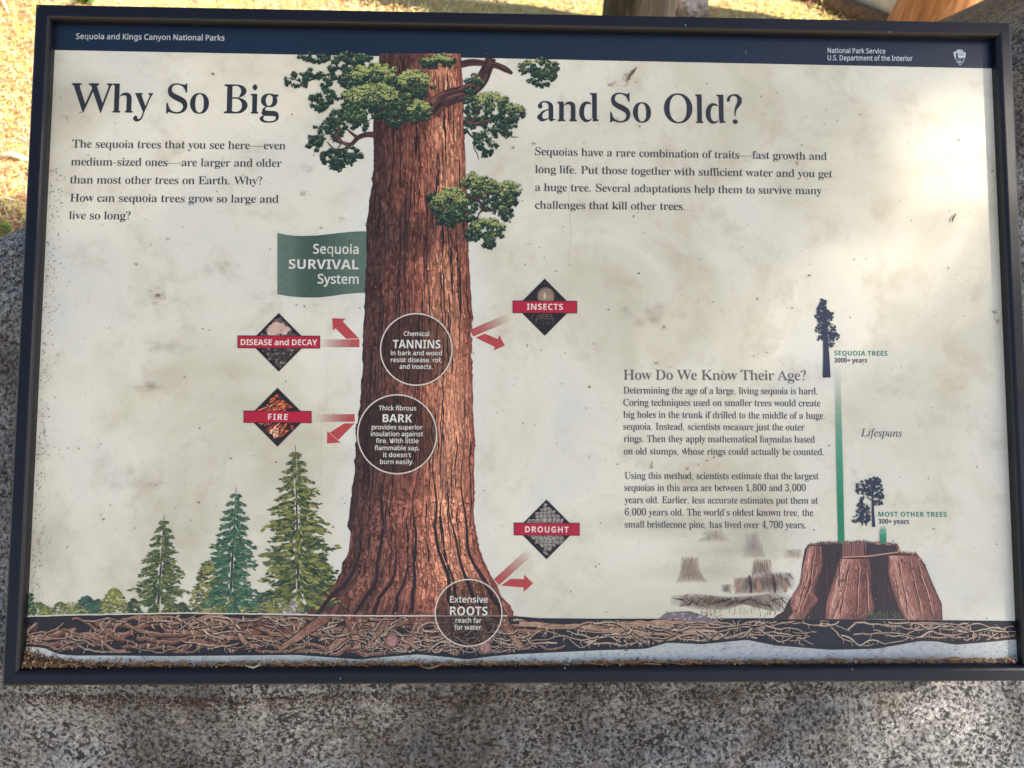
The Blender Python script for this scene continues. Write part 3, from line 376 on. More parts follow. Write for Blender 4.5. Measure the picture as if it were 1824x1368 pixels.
97: [576,[214,-27,161,-21,126,-10,83,16,60,40,43,71,30,128,31,170,39,210,70,259,100,286,138,306,184,321,239,332,378,339,373,396,363,424,348,440,324,451,295,457,254,455,217,448,123,411,85,506,159,540,235,558,312,561,378,549,430,525,457,500,476,469,489,431,495,364,495,-16,403,-16,385,60,402,60,399,55,360,18,329,-3,278,-21],[235,77,292,86,327,103,347,119,360,140,370,165,375,196,376,245,292,241,234,234,193,219,171,201,158,177,153,159,155,129,162,109,174,95,193,85]],
98: [629,[339,-27,278,-21,239,-7,207,12,181,34,165,52,178,52,161,-16,68,-16,68,775,189,775,189,574,186,480,165,480,207,522,239,541,265,552,323,561,390,556,457,531,494,503,527,466,540,443,559,393,571,335,574,234,559,143,540,92,510,49,455,3,412,-16],[326,79,356,82,381,91,402,106,419,125,433,152,443,184,452,269,443,354,433,385,419,411,402,430,379,443,354,452,323,455,287,452,257,445,235,431,219,414,207,388,196,357,189,266,196,183,219,123,235,106,259,91,289,82]],
99: [494,[299,-27,229,-19,181,-3,137,22,101,57,71,101,52,155,40,217,39,290,48,357,58,397,83,449,115,491,155,522,201,544,251,558,317,562,397,550,467,525,430,424,353,446,305,452,269,449,241,440,217,427,198,408,183,382,171,350,162,265,171,184,183,153,207,116,239,94,266,85,309,82,356,88,451,118,454,9,382,-18]],
100: [629,[275,-27,201,-16,158,3,103,49,74,91,54,141,40,232,43,333,55,393,74,443,88,466,120,503,158,533,178,543,225,558,292,561,350,552,373,543,406,524,449,483,430,482,428,504,425,775,546,775,546,-16,445,-16,431,55,449,55,440,45,406,13,375,-6,336,-19],[289,79,326,82,356,89,378,103,396,119,408,143,418,171,424,207,427,266,418,351,409,384,388,421,369,437,342,449,287,457,259,454,234,443,213,428,195,408,181,379,171,347,162,265,171,183,181,152,195,125,213,106,234,91,259,82]],
101: [579,[312,-27,256,-22,202,-7,155,15,115,48,82,89,58,140,48,178,39,241,40,308,51,367,70,421,97,467,131,506,173,534,220,553,274,561,327,559,375,549,418,530,455,501,485,466,507,424,522,375,528,323,530,235,164,235,170,192,187,147,214,113,251,92,299,82,363,83,414,92,501,122,504,15,411,-18],[165,336,403,336,393,390,369,430,353,443,332,452,290,457,251,452,211,430,183,391]],
102: [358,[92,-16,92,451,-1,451,-1,521,92,550,95,620,112,683,131,717,171,753,222,774,283,781,338,776,408,757,375,657,314,674,275,675,245,666,232,653,225,640,214,598,213,552,348,552,348,451,213,451,213,-16]],
103: [629,[290,-256,180,-247,132,-237,80,-217,85,-104,167,-135,239,-147,311,-150,361,-137,391,-115,412,-85,425,-31,428,55,449,55,422,24,381,-4,357,-13,305,-25,248,-25,199,-15,155,4,135,18,118,34,86,73,62,120,48,174,40,234,40,299,54,387,86,460,118,500,155,530,199,550,223,556,275,562,341,553,400,528,430,504,451,480,434,480,446,552,546,552,546,-9,541,-65,531,-115,498,-177,466,-208,446,-222,376,-247],[289,79,324,80,353,88,376,100,402,126,414,152,422,183,427,266,418,357,408,390,393,414,375,431,351,445,321,452,287,455,259,452,235,443,214,430,196,409,181,382,171,350,162,266,171,183,181,150,196,123,213,104,235,89,259,82]],
104: [632,[68,-16,68,775,189,775,187,486,186,469,186,477,165,477,204,518,250,543,300,558,366,561,431,549,469,533,512,495,533,463,546,421,552,375,553,-16,433,-16,433,342,427,394,418,414,394,440,356,454,329,455,292,452,247,437,220,412,201,372,190,299,189,-16]],
105: [272,[129,608,104,613,82,626,67,650,61,680,67,711,77,730,98,745,129,753,161,745,181,730,192,711,198,680,192,650,181,631,161,616],[68,-16,68,552,189,552,189,-16]],
107: [549,[68,-16,68,775,189,775,187,320,184,292,164,292,223,366,400,552,531,544,314,305,546,-10,411,-16,231,226,189,189,189,-16]],
108: [272,[68,-16,68,775,189,775,189,-16]],
109: [949,[68,-16,68,552,170,552,183,479,165,479,192,512,234,540,281,556,332,562,393,556,443,537,483,506,498,485,506,472,491,472,521,507,555,533,605,553,659,561,717,559,757,549,806,522,832,497,858,443,869,375,870,-16,750,-16,748,372,744,396,726,428,699,448,657,455,610,449,576,433,552,406,537,367,530,296,530,-16,409,-16,409,344,403,396,396,415,373,440,339,454,315,455,281,452,242,439,217,414,201,373,189,300,189,-16]],
110: [632,[68,-16,68,552,170,552,183,479,165,479,193,512,228,534,263,549,302,559,367,561,412,555,451,543,485,524,524,480,540,443,549,399,553,350,553,-16,433,-16,433,342,427,394,418,414,394,440,356,454,329,455,292,452,248,437,220,412,202,373,190,299,189,-16]],
111: [619,[300,-27,247,-21,196,-7,152,18,113,52,82,94,58,144,43,204,39,269,43,333,57,391,79,442,110,485,149,519,195,543,247,558,303,562,358,556,409,543,455,518,494,485,525,442,549,393,562,335,567,269,562,204,549,146,527,95,495,52,455,18,409,-7,358,-21],[302,79,338,82,366,92,390,107,408,128,422,155,434,187,443,269,434,350,424,381,408,408,390,428,366,443,336,452,302,455,266,452,238,443,214,428,196,408,181,382,171,350,162,269,171,187,181,155,196,128,216,107,239,92,268,82]],
112: [629,[68,-256,68,552,171,552,183,479,165,479,189,507,217,530,251,547,278,555,323,561,366,561,436,543,494,504,527,467,550,421,567,366,574,303,571,202,559,144,540,94,512,51,476,16,436,-7,364,-25,308,-25,251,-12,208,12,165,52,184,52,187,27,189,-256],[326,79,356,83,381,92,402,109,419,131,434,158,443,190,452,269,443,348,433,381,419,408,402,428,381,443,356,452,324,455,289,452,260,445,238,433,222,416,208,393,198,363,192,327,189,269,196,184,207,152,226,115,245,98,272,86]],
113: [629,[442,-239,442,-10,446,71,440,71,421,48,396,27,356,3,289,-9,226,-6,165,18,131,43,101,77,89,98,70,146,58,202,57,300,64,360,79,412,103,457,132,491,168,518,207,536,275,546,345,536,397,509,422,488,443,463,446,463,460,536,530,536,530,-239],[290,62,329,65,360,74,387,88,408,109,422,134,433,167,440,204,443,266,434,356,424,391,409,419,388,443,361,460,327,469,287,473,254,469,225,458,201,440,181,416,165,385,155,350,146,265,155,180,165,146,181,116,201,94,226,76,256,67]],
114: [427,[68,-16,68,552,171,552,181,454,162,454,189,489,228,527,265,547,292,556,335,562,416,553,400,439,329,449,302,446,277,437,253,424,232,405,214,381,201,354,189,298,189,-16]],
115: [494,[220,-27,167,-24,120,-16,80,-6,36,13,39,123,156,85,199,79,251,79,295,88,320,106,330,126,329,158,315,176,290,193,140,259,101,281,77,300,52,330,40,360,34,403,39,439,51,472,70,500,97,522,147,546,186,556,229,561,289,561,347,552,400,537,443,518,402,418,300,452,265,457,222,457,193,451,167,439,152,418,153,397,164,379,186,363,348,292,385,269,409,250,433,220,445,192,449,147,446,109,424,57,400,28,369,6,312,-16,268,-24]],
116: [375,[250,-27,195,-21,155,-6,120,19,94,57,82,95,76,140,76,451,0,451,0,521,79,556,116,675,196,675,196,552,351,552,351,451,196,451,196,158,204,113,220,92,248,79,302,82,354,91,356,-4,308,-21]],
117: [632,[274,-27,204,-19,147,1,104,39,76,92,65,135,62,184,62,552,184,552,184,192,190,140,199,120,223,95,262,82,287,79,326,82,369,97,397,122,415,162,428,235,428,552,549,552,549,-16,446,-16,434,55,452,55,442,40,424,22,390,0,341,-18]],
118: [522,[192,-16,-19,549,106,552,256,123,263,94,242,94,284,225,402,552,527,549,315,-16]],
119: [800,[146,-15,-7,550,115,553,213,167,225,107,202,107,235,239,333,553,454,553,571,165,583,109,559,109,594,254,672,553,793,550,638,-15,510,-15,415,298,381,428,403,428,393,379,269,-15]],
120: [543,[-3,-10,192,274,6,546,135,552,265,357,393,552,522,546,336,274,531,-10,402,-16,265,190,125,-16]],
121: [525,[83,-256,-6,-245,-4,-144,80,-152,106,-146,126,-135,161,-95,199,-1,-19,549,106,552,226,237,256,150,271,97,269,101,247,101,263,155,403,552,530,549,295,-80,269,-134,229,-193,190,-228,141,-250]],
},
'B': {
48: [571,[284,-10,225,-4,173,15,131,45,95,88,70,141,51,204,40,275,36,357,39,439,49,512,67,574,92,626,125,669,168,699,222,718,284,724,345,718,396,701,439,669,473,628,500,574,519,512,531,439,534,357,531,275,521,202,503,140,477,88,445,46,402,15,348,-4],[284,112,311,116,332,126,350,146,363,173,379,250,385,357,379,464,363,540,350,568,332,588,311,598,284,602,259,598,237,588,213,555,193,485,186,357,193,228,213,159,237,128,259,116]],
51: [571,[244,-10,134,0,85,12,39,28,39,156,122,125,217,110,296,118,321,125,348,146,366,171,373,204,372,238,358,268,332,289,286,303,234,308,147,309,147,424,260,428,295,434,326,448,347,466,358,488,363,521,360,546,345,574,326,589,298,598,260,601,225,599,192,592,109,549,39,653,97,687,167,713,234,721,324,720,391,707,446,678,475,654,501,608,510,573,510,536,504,503,485,460,466,436,430,406,403,391,357,376,357,373,433,354,463,339,497,309,515,286,525,257,531,225,530,177,519,135,501,97,473,62,437,34,391,12,354,1,292,-9]],
65: [689,[0,0,251,717,436,717,689,0,527,0,475,170,214,170,162,0],[253,296,439,296,345,605]],
66: [671,[89,0,89,714,312,714,409,708,486,690,544,662,571,635,591,599,599,556,596,489,585,452,564,419,537,396,491,379,491,373,533,360,562,344,588,320,605,289,616,245,617,183,608,140,591,103,565,70,530,42,489,21,440,7,357,0],[241,430,358,431,396,439,414,446,431,463,443,494,443,531,434,555,415,571,376,585,336,589,241,589],[241,125,370,126,409,135,427,146,446,165,460,201,460,241,446,274,418,298,382,308,241,311]],
67: [637,[379,-10,302,-3,235,15,180,48,135,91,101,143,77,207,62,277,58,382,68,457,88,525,119,586,159,637,210,677,271,705,341,720,406,723,498,710,601,674,552,550,492,576,442,592,393,598,351,594,315,582,286,561,260,533,232,477,220,433,214,382,214,327,220,277,231,232,247,195,281,152,329,125,393,116,469,123,574,153,574,27,482,-1]],
68: [739,[89,0,89,714,314,714,394,708,442,698,486,683,547,652,596,608,635,556,663,492,675,445,681,363,675,278,656,205,623,143,602,116,552,70,491,36,418,13,336,1],[241,125,357,128,402,140,439,158,470,183,494,217,510,257,521,305,525,360,521,415,512,463,495,503,473,534,443,558,409,576,345,589,241,589]],
69: [559,[89,0,89,714,500,714,500,589,241,589,241,433,482,433,482,309,241,309,241,125,500,125,500,0]],
70: [549,[89,0,89,714,498,714,498,589,239,589,239,406,480,406,480,281,239,281,239,0]],
71: [723,[390,-10,314,-4,248,13,219,27,167,62,123,109,92,167,70,235,64,274,58,357,64,437,82,509,113,571,155,625,208,666,272,698,347,717,445,723,528,714,582,701,643,680,592,558,538,580,475,595,414,596,354,586,303,559,263,521,234,469,220,424,214,373,217,305,228,244,244,205,274,164,303,140,341,123,384,116,454,119,495,126,495,275,360,275,360,400,644,400,644,31,571,10,512,-1]],
72: [765,[89,0,89,714,241,714,241,433,524,433,524,714,674,714,674,0,524,0,524,308,241,308,241,0]],
73: [388,[31,0,31,86,119,126,119,588,31,628,31,714,357,714,357,628,269,588,269,126,357,86,357,0]],
75: [663,[89,0,89,714,241,714,241,387,300,470,494,714,662,714,412,397,663,0,491,0,305,300,241,254,241,0]],
76: [564,[89,0,89,714,241,714,241,125,531,125,531,0]],
77: [942,[89,0,89,714,296,714,464,168,467,168,647,714,852,714,852,0,711,0,711,338,718,558,714,558,531,0,391,0,220,559,216,559,225,332,225,0]],
78: [812,[89,0,89,714,281,714,591,178,594,178,586,376,586,714,723,714,723,0,531,0,220,540,216,540,225,336,225,0]],
79: [796,[397,-10,317,-3,247,16,187,48,141,91,104,144,79,208,62,280,58,358,62,437,79,509,104,571,141,625,187,666,247,699,317,718,399,724,480,718,549,699,607,666,654,625,692,571,717,507,732,437,738,357,732,278,717,207,692,144,654,91,607,48,549,16,479,-3],[397,118,443,120,480,132,512,153,537,181,555,217,568,257,576,305,579,357,576,411,568,458,555,500,537,534,512,562,480,583,443,595,399,598,354,595,315,583,284,562,260,534,241,500,228,458,220,411,217,357,220,305,228,257,241,217,260,181,284,153,315,132,354,120]],
81: [796,[540,-170,409,-10,342,-7,269,7,226,25,171,61,141,91,115,125,94,165,79,208,62,280,58,385,67,463,86,531,115,591,155,640,207,678,269,707,342,721,427,723,504,713,549,699,607,666,654,625,692,571,717,507,732,437,738,357,732,272,713,196,683,129,656,91,622,60,561,22,733,-170],[397,118,443,120,480,132,512,153,537,181,555,217,568,257,576,305,579,357,576,411,568,458,555,500,537,534,512,562,480,583,443,595,399,598,354,595,315,583,284,562,260,534,241,500,228,458,220,411,217,357,220,305,228,257,241,217,260,181,284,153,315,132,354,120]],
82: [659,[89,0,89,714,366,710,451,693,494,672,530,646,543,631,565,594,579,550,582,476,568,424,543,381,500,341,449,311,659,0,491,0,321,274,241,274,241,0],[241,397,341,400,378,411,405,428,421,452,428,483,425,530,411,555,385,573,351,585,305,589,241,589]],
83: [550,[248,-10,193,-7,141,1,92,15,46,33,46,174,178,125,232,116,274,115,308,120,339,137,357,161,363,190,357,219,332,250,278,281,162,339,128,364,95,397,71,436,58,475,54,521,58,565,70,605,91,641,119,669,155,693,195,710,242,720,296,723,363,718,427,704,507,674,458,555,351,591,300,596,262,595,231,582,211,561,202,534,204,507,216,485,235,466,399,379,439,351,464,327,489,292,506,250,510,198,506,153,494,113,472,77,424,33,382,12,335,-1]],
84: [579,[214,0,214,588,19,588,19,714,558,714,558,588,364,588,364,0]],
85: [756,[375,-10,278,0,223,18,199,31,178,46,141,82,113,123,104,146,89,198,85,254,85,714,235,714,235,277,241,219,256,174,281,144,317,126,379,118,428,122,467,138,494,167,512,205,519,278,519,714,671,714,669,234,662,181,652,149,629,104,608,77,556,34,506,9,466,-1]],
86: [650,[242,0,0,714,153,714,287,289,324,132,361,289,497,714,650,714,406,0]],
89: [623,[237,0,237,272,0,714,164,714,312,419,461,714,623,714,387,278,387,0]],
97: [604,[211,-10,176,-7,129,6,89,33,68,57,49,103,43,141,46,204,57,238,89,280,119,300,158,317,229,332,381,339,378,393,367,415,353,431,332,442,305,446,237,440,141,406,92,507,177,540,259,555,354,553,419,538,470,509,495,482,513,449,525,409,528,363,528,0,424,0,396,74,391,74,356,36,318,10,272,-4],[266,98,300,103,321,110,348,128,361,143,378,183,381,253,305,250,262,244,231,231,211,211,202,196,195,171,196,146,202,126,226,107]],
100: [632,[251,-10,187,0,134,30,89,80,67,125,49,207,45,272,54,367,67,419,89,464,118,500,152,528,210,550,269,555,332,543,369,521,393,500,412,476,416,476,406,585,406,759,555,759,555,0,440,0,412,71,406,71,372,33,338,7,292,-6],[302,109,356,118,375,129,390,146,409,190,415,271,412,326,406,356,384,403,357,424,332,431,300,434,278,431,257,424,239,411,223,393,202,341,196,269,202,199,223,149,239,132,257,119,278,112]],
101: [591,[324,-10,266,-6,213,7,165,28,137,48,101,83,73,129,54,183,48,223,46,292,54,357,70,412,95,458,128,495,168,524,214,543,265,553,330,555,381,546,425,530,464,506,497,475,522,434,538,390,546,336,547,235,196,235,202,192,225,146,253,120,289,106,332,101,406,107,460,120,516,144,516,28,476,12,431,0,382,-7],[199,335,408,335,397,390,375,425,339,445,303,449,265,443,232,421,210,385]],
110: [656,[77,0,77,546,192,546,211,476,220,476,242,504,280,531,314,544,363,555,409,555,449,549,500,528,528,509,552,480,568,446,580,381,582,0,433,0,433,318,427,370,416,399,400,419,376,433,345,436,314,434,277,418,251,390,237,350,228,278,226,0]],
114: [454,[77,0,77,546,190,546,213,454,220,454,257,501,308,538,330,547,369,555,433,552,421,412,358,415,305,403,280,391,260,373,235,335,226,278,226,0]],
115: [497,[226,-10,128,-3,46,22,46,144,141,112,189,103,231,98,268,103,289,109,305,123,312,146,303,171,283,189,137,259,103,281,82,299,61,327,49,361,45,403,49,439,60,470,79,497,104,518,153,540,214,553,260,555,323,552,381,540,452,513,408,406,323,437,259,446,231,443,210,436,196,425,193,403,201,387,219,372,370,302,403,281,424,263,445,234,457,196,458,141,451,106,436,73,414,46,367,15,305,-4]],
121: [568,[110,-239,34,-232,34,-115,104,-119,125,-116,152,-104,174,-85,192,-60,217,4,0,546,162,546,266,239,278,193,284,144,287,144,308,239,409,546,568,546,338,-70,311,-128,275,-174,232,-207,183,-229,147,-237]],
},
}
def group_loops(L):                               # each outer loop together with its own holes
    par = [[j for j in range(len(L)) if j != i and inside(L[i][0], L[j])] for i in range(len(L))]
    return [[L[i]] + [L[j] for j in range(len(L)) if i in par[j] and len(par[j]) == len(par[i]) + 1] for i in range(len(L)) if len(par[i]) % 2 == 0]
def circ(x, y, r, n=14): return [(x + r * math.cos(6.2832 * i / n), y + r * math.sin(6.2832 * i / n)) for i in range(n)]
def strip(Q):                                     # (x, y, half width) -> outline
    l = []; r = []
    for i, (x, y, w) in enumerate(Q):
        a = Q[max(0, i - 1)]; b = Q[min(len(Q) - 1, i + 1)]; dx, dy = b[0] - a[0], b[1] - a[1]; d = math.hypot(dx, dy)
        l.append((x - dy / d * w, y + dx / d * w)); r.append((x + dy / d * w, y - dx / d * w))
    return l + r[::-1]
def box(x0, y0, x1, y1): return [(x0, y0), (x1, y0), (x1, y1), (x0, y1)]
QM = strip([(.075, .505, .03), (.07, .55, .035), (.10, .62, .026), (.175, .66, .018), (.265, .648, .034), (.325, .58, .05), (.322, .49, .052), (.275, .41, .042), (.232, .33, .024), (.216, .25, .015), (.213, .17, .012)])
TAIL = strip([(.10, .06, .05), (.135, .02, .036), (.12, -.06, .022), (.06, -.13, .006)])
EXTRA = {'S.': (.25, [circ(.115, .042, .054)]), 'S,': (.25, [TAIL]), 'S?': (.44, [QM, circ(.216, .042, .056)]),
         'S—': (1.0, [box(0.0, .215, 1.0, .25)]), 'S-': (.31, [box(.03, .2, .275, .25)]),
         "S'": (.22, [strip([(.10, .66, .045), (.12, .60, .035), (.07, .49, .01)])]),
         'R.': (.26, [circ(.13, .05, .065)]), 'R,': (.26, [strip([(.15, .10, .05), (.11, -.06, .045), (.08, -.12, .02)])]),
         "R'": (.22, [strip([(.12, .71, .05), (.09, .50, .03)])]), 'B+': (.57, [box(.04, .3, .53, .41), box(.23, .10, .34, .3), box(.23, .41, .34, .61)])}
CACHE = {}
def glyph(k):
    if k not in CACHE:
        if k in EXTRA: adv, L = EXTRA[k]
        elif ord(k[1]) in GLYPHS[k[0]]:
            g = GLYPHS[k[0]][ord(k[1])]; adv = g[0] / 1000
            L = [[(q[i] / 1000, q[i + 1] / 1000) for i in range(0, len(q), 2)] for q in g[1:]]
        else: adv, L = .25, []
        V = []; F = []
        for g in group_loops(L):
            b = len(V); F += [tuple(b + i for i in t) for t in tessellate_polygon([[Vector((*q, 0)) for q in l] for l in g])]
            V += [q for l in g for q in l]
        CACHE[k] = (adv, V, F)
    return CACHE[k]
def text(a, font, s, x0, y0, x1, y1, em, c, track=False):
    """Set one line so that its ink runs from (x0,y0) to (x1,y1), both on the base line, in photo pixels."""
    A = Vector(P(x0, y0)); B = Vector(P(x1, y1)); xm, ym = (x0 + x1) / 2, (y0 + y1) / 2
    h = (Vector(P(xm, ym)) - Vector(P(xm, ym - em))).length
    x = 0; pos = []
    for ch in s:
        g = glyph(font + ch); pos.append(x); x += g[0]
    gl = [glyph(font + ch) for ch in s]
    lo = min(q[0] for q in gl[0][1]); hi = pos[-1] + max(q[0] for q in gl[-1][1])
    W = (B - A).length; d = (B - A) / W; n = Vector((-d.y, d.x))
    sx, ex = (h, (W - (hi - lo) * h) / (len(s) - 1)) if track else (W / (hi - lo), 0)
    a.up()
    for i, g in enumerate(gl):
        if not g[1]: continue
        pts = []
        for (gx, gy) in g[1]:
            q = A + d * ((pos[i] + gx - lo) * sx + ex * i) + n * (gy * h); pts.append((q.x, q.y, a.z))
        a.add(pts, c, g[2])

# ---------------------------------------------------------------- the setting
def ground_sheet():
    bm = bmesh.new(); N = 90
    def h(x, y): return 0.035 * noise.noise(Vector((x * .7, y * .7, 0))) + 0.02 * noise.noise(Vector((x * 2.3, y * 2.3, 3)))
    def sp(i): t = i / N * 2 - 1; return 60 * math.copysign(abs(t) ** 2.6, t)
    vv = [[bm.verts.new((sp(i), sp(j) + 2, h(sp(i), sp(j) + 2))) for j in range(N + 1)] for i in range(N + 1)]
    for i in range(N):
        for j in range(N): bm.faces.new((vv[i][j], vv[i + 1][j], vv[i + 1][j + 1], vv[i][j + 1]))
    me = bpy.data.meshes.new('ground'); bm.to_mesh(me); bm.free()
    return tag(link('ground', me, M_GROUND, None, True), None, None, kind='structure')
ground_sheet()

# ---- the boulder: a slab parallel to the sign, its crest climbing from left to right behind it
RZ = -0.072
crest = [P(-500, 560, RZ), P(-150, 470, RZ), P(0, 418, RZ), P(42, 404, RZ), P(500, 330, RZ), P(1200, 230, RZ), P(1700, 190, RZ), P(1790, 110, RZ), P(1850, 50, RZ), P(1920, -30, RZ), P(2100, -110, RZ), P(2500, 100, RZ)]
def boulder():
    bm = bmesh.new(); NX, NY = 300, 260
    x0, x1, y0, y1 = -1.15, 1.25, -1.2, 1.0
    def depth(x, y):
        top = lerp(crest, x)
        d = 0.0
        e = y - (top - 0.035)
        if e > 0: d += 9.0 * e * e + 1.2 * max(0, e - .05)
        e = -0.62 - y
        if e > 0: d += 2.2 * e * e
        for e in (x - .86, -.80 - x):
            if e > 0: d += 4 * e * e + .5 * e
        q = Vector((x, y, 0))
        n = 0.030 * noise.noise(q * 2.3 + Vector((3, 1, 0))) + 0.012 * noise.noise(q * 7) + 0.005 * noise.noise(q * 19) + 0.0022 * noise.noise(q * 55)
        # a shallow step in the stone below the sign's right half
        sx = sm(.16, .30, x) * sm(-.40, -.36, y - .10 * (x - .2))
        n -= 0.012 * sx
        n += 0.010 * noise.noise(q * 4 + Vector((9, 2, 1))) + .006 * abs(noise.noise(q * 11 + Vector((1, 7, 1)))) + .0035 * noise.noise(q * 90)
        n += 0.030 * math.exp(-((y + .325) / .045) ** 2) * (.45 + .55 * sm(.30, -.15, x) + .2 * noise.noise(q * 9))
        near = max(0, 1 - abs(x) / .5) * max(0, 1 - abs(y) / .34)
        z = min(2.6, max(0.0, d)) - n * (1 - .5 * near)
        return max(z, -.0385 - .5 * max(0, -.345 - y) - .5 * max(0, abs(x) - .49))
    vv = [[None] * (NY + 1) for _ in range(NX + 1)]
    for i in range(NX + 1):
        for j in range(NY + 1):
            x = x0 + (x1 - x0) * i / NX; y = y0 + (y1 - y0) * j / NY
            p = Vector((x, y, RZ - depth(x, y)))
            w = PM @ p
            if w.z < -0.25: w.z = -0.25
            vv[i][j] = bm.verts.new(PM.inverted() @ w)
    for i in range(NX):
        for j in range(NY): bm.faces.new((vv[i][j], vv[i + 1][j], vv[i + 1][j + 1], vv[i][j + 1]))
    # close it underneath
    ring = [vv[i][0] for i in range(NX + 1)] + [vv[NX][j] for j in range(1, NY + 1)] + [vv[i][NY] for i in range(NX - 1, -1, -1)] + [vv[0][j] for j in range(NY - 1, 0, -1)]
    low = []
    for v in ring:
        w = PM @ v.co; w.z = -0.3; low.append(bm.verts.new(PM.inverted() @ w))
    n = len(ring)
    for i in range(n): bm.faces.new((ring[i], low[i], low[(i + 1) % n], ring[(i + 1) % n]))
    bmesh.ops.recalc_face_normals(bm, faces=bm.faces)
    me = bpy.data.meshes.new('granite_boulder'); bm.to_mesh(me); bm.free()
    o = link('granite_boulder', me, M_GRANITE, None, True); o.matrix_world = PM
    return tag(o, 'large grey speckled granite boulder carrying the framed sign', 'boulder')
boulder_object = boulder()
bpy.context.view_layer.update()

# ---------------------------------------------------------------- the sign: frame, panel, brackets
SW, SH = 0.955 + .0034, 0.955 / 1.493 + .0024
sign = empty('interpretive_sign', (0, 0, SIGN_Z), (TILT, 0, 0))
tag(sign, 'weathered sign in a dark navy metal frame explaining why giant trees grow big and old', 'sign')
def rail(p, q, inward):
    """One mitred rail from corner p to corner q of the outer rectangle."""
    prof = [(0.0, -.030), (0.0, -.0018), (.0005, -.0006), (.0018, 0.0), (.0100, 0.0), (.0116, -.0004), (.0129, -.0014), (.0139, -.0030), (.0146, -.0050), (.0148, -.0118), (.0148, -.0120), (.009, -.0122), (.009, -.030)]
    p = Vector(p); q = Vector(q); d = (q - p).normalized(); inn = Vector(inward)
    bm = bmesh.new(); A = []; B = []
    for (w, z) in prof:
        g = 0.00014                                # hairline at the mitre
        A.append(bm.verts.new((*(p + inn * w + d * (w + g)), z))); B.append(bm.verts.new((*(q + inn * w - d * (w + g)), z)))
    n = len(prof)
    for i in range(n): bm.faces.new((A[i], B[i], B[(i + 1) % n], A[(i + 1) % n]))
    bm.faces.new(A[::-1]); bm.faces.new(B)
    bmesh.ops.recalc_face_normals(bm, faces=bm.faces)
    me = bpy.data.meshes.new('frame_rail'); bm.to_mesh(me); bm.free()
    return link('frame_rail', me, M_FRAME, sign)
a, b = SW / 2, SH / 2
rail((-a, b), (a, b), (0, -1)); rail((a, b), (a, -b), (-1, 0)); rail((a, -b), (-a, -b), (0, 1)); rail((-a, -b), (-a, b), (1, 0))
def box_mesh(name, x0, y0, z0, x1, y1, z1, mat, parent):
    bm = bmesh.new(); bmesh.ops.create_cube(bm, size=1)
    for v in bm.verts: v.co = Vector(((x0 + x1) / 2 + v.co.x * (x1 - x0), (y0 + y1) / 2 + v.co.y * (y1 - y0), (z0 + z1) / 2 + v.co.z * (z1 - z0)))
    bmesh.ops.bevel(bm, geom=bm.edges[:], offset=.0004, segments=1, affect='EDGES')
    me = bpy.data.meshes.new(name); bm.to_mesh(me); bm.free()
    return link(name, me, mat, parent)
for kx in (-1, 1):
    for ky in (-1, 1): box_mesh('corner_key', min(kx * (a - .0012), kx * (a - .0102)), min(ky * (b - .0012), ky * (b - .0102)), -.028, max(kx * (a - .0012), kx * (a - .0102)), max(ky * (b - .0012), ky * (b - .0102)), -.0045, M_FRAME, sign)
panel = box_mesh('panel', -a + .0105, -b + .0105, -.024, a - .0105, b - .0105, FACE, M_PANEL, sign)
for bx in (-.28, .28): box_mesh('bracket', bx - .03, -.16, -.16, bx + .03, .16, -.0245, M_FRAME, sign)

INK = C(44, 46, 54)
# ---- header band with its writing
h = Art(.02); h.poly([(86, 32), (1778, 62), (1780, 122.3), (912, 104.5), (84, 89)], C(18, 34, 56)); h.build('header_band', M_INK, panel)
t = Art(.06)
text(t, 'R', "Sequoia and Kings Canyon National Parks", 135.4, 69.4, 400, 72.4, 13.6, C(186, 190, 192)); t.build('park_name', M_INK, panel)
t = Art(.06)
text(t, 'R', "National Park Service", 1474.3, 94.2, 1577, 95.6, 12.2, C(196, 202, 210)); text(t, 'R', "U.S. Department of the Interior", 1474.3, 107.3, 1625.7, 108.6, 12.2, C(196, 202, 210))
t.build('agency_name', M_INK, panel)
# ---- arrowhead emblem
def E2(x, y): return (1624 + x / 9.12, y / 9.12)
e = Art(.06, .0002, 40); WH = C(196, 206, 218); DK = C(38, 52, 78)
e.poly([E2(*q) for q in [(720, 830), (740, 812), (775, 808), (815, 812), (832, 826), (834, 848), (872, 850), (874, 900), (862, 950), (840, 1000), (815, 1035), (785, 1062), (755, 1035), (725, 995), (700, 945), (684, 895), (678, 850), (705, 840), (712, 848)]], WH)
e.poly([E2(*q) for q in [(716, 860), (738, 852), (748, 880), (752, 930), (775, 945), (752, 960), (728, 1000), (712, 950)]], DK)
e.poly([E2(*q) for q in [(775, 945), (850, 938), (862, 925), (848, 975), (815, 985), (760, 970), (730, 985)]], C(70, 84, 108))
e.poly([E2(*q) for q in [(735, 985), (775, 972), (840, 978), (815, 1025), (786, 1052), (755, 1025)]], DK)
e.poly([E2(*q) for q in [(758, 1000), (785, 993), (806, 1002), (795, 1018), (765, 1018)]], WH)
for yy in (864, 884, 906): e.ribbon([E2(762, yy), E2(858, yy + 2)], .8, C(90, 104, 128))
e.poly([E2(*q) for q in [(722, 835), (834, 836), (834, 842), (722, 842)]], C(110, 122, 144))
e.build('arrowhead_emblem', M_INK, panel)

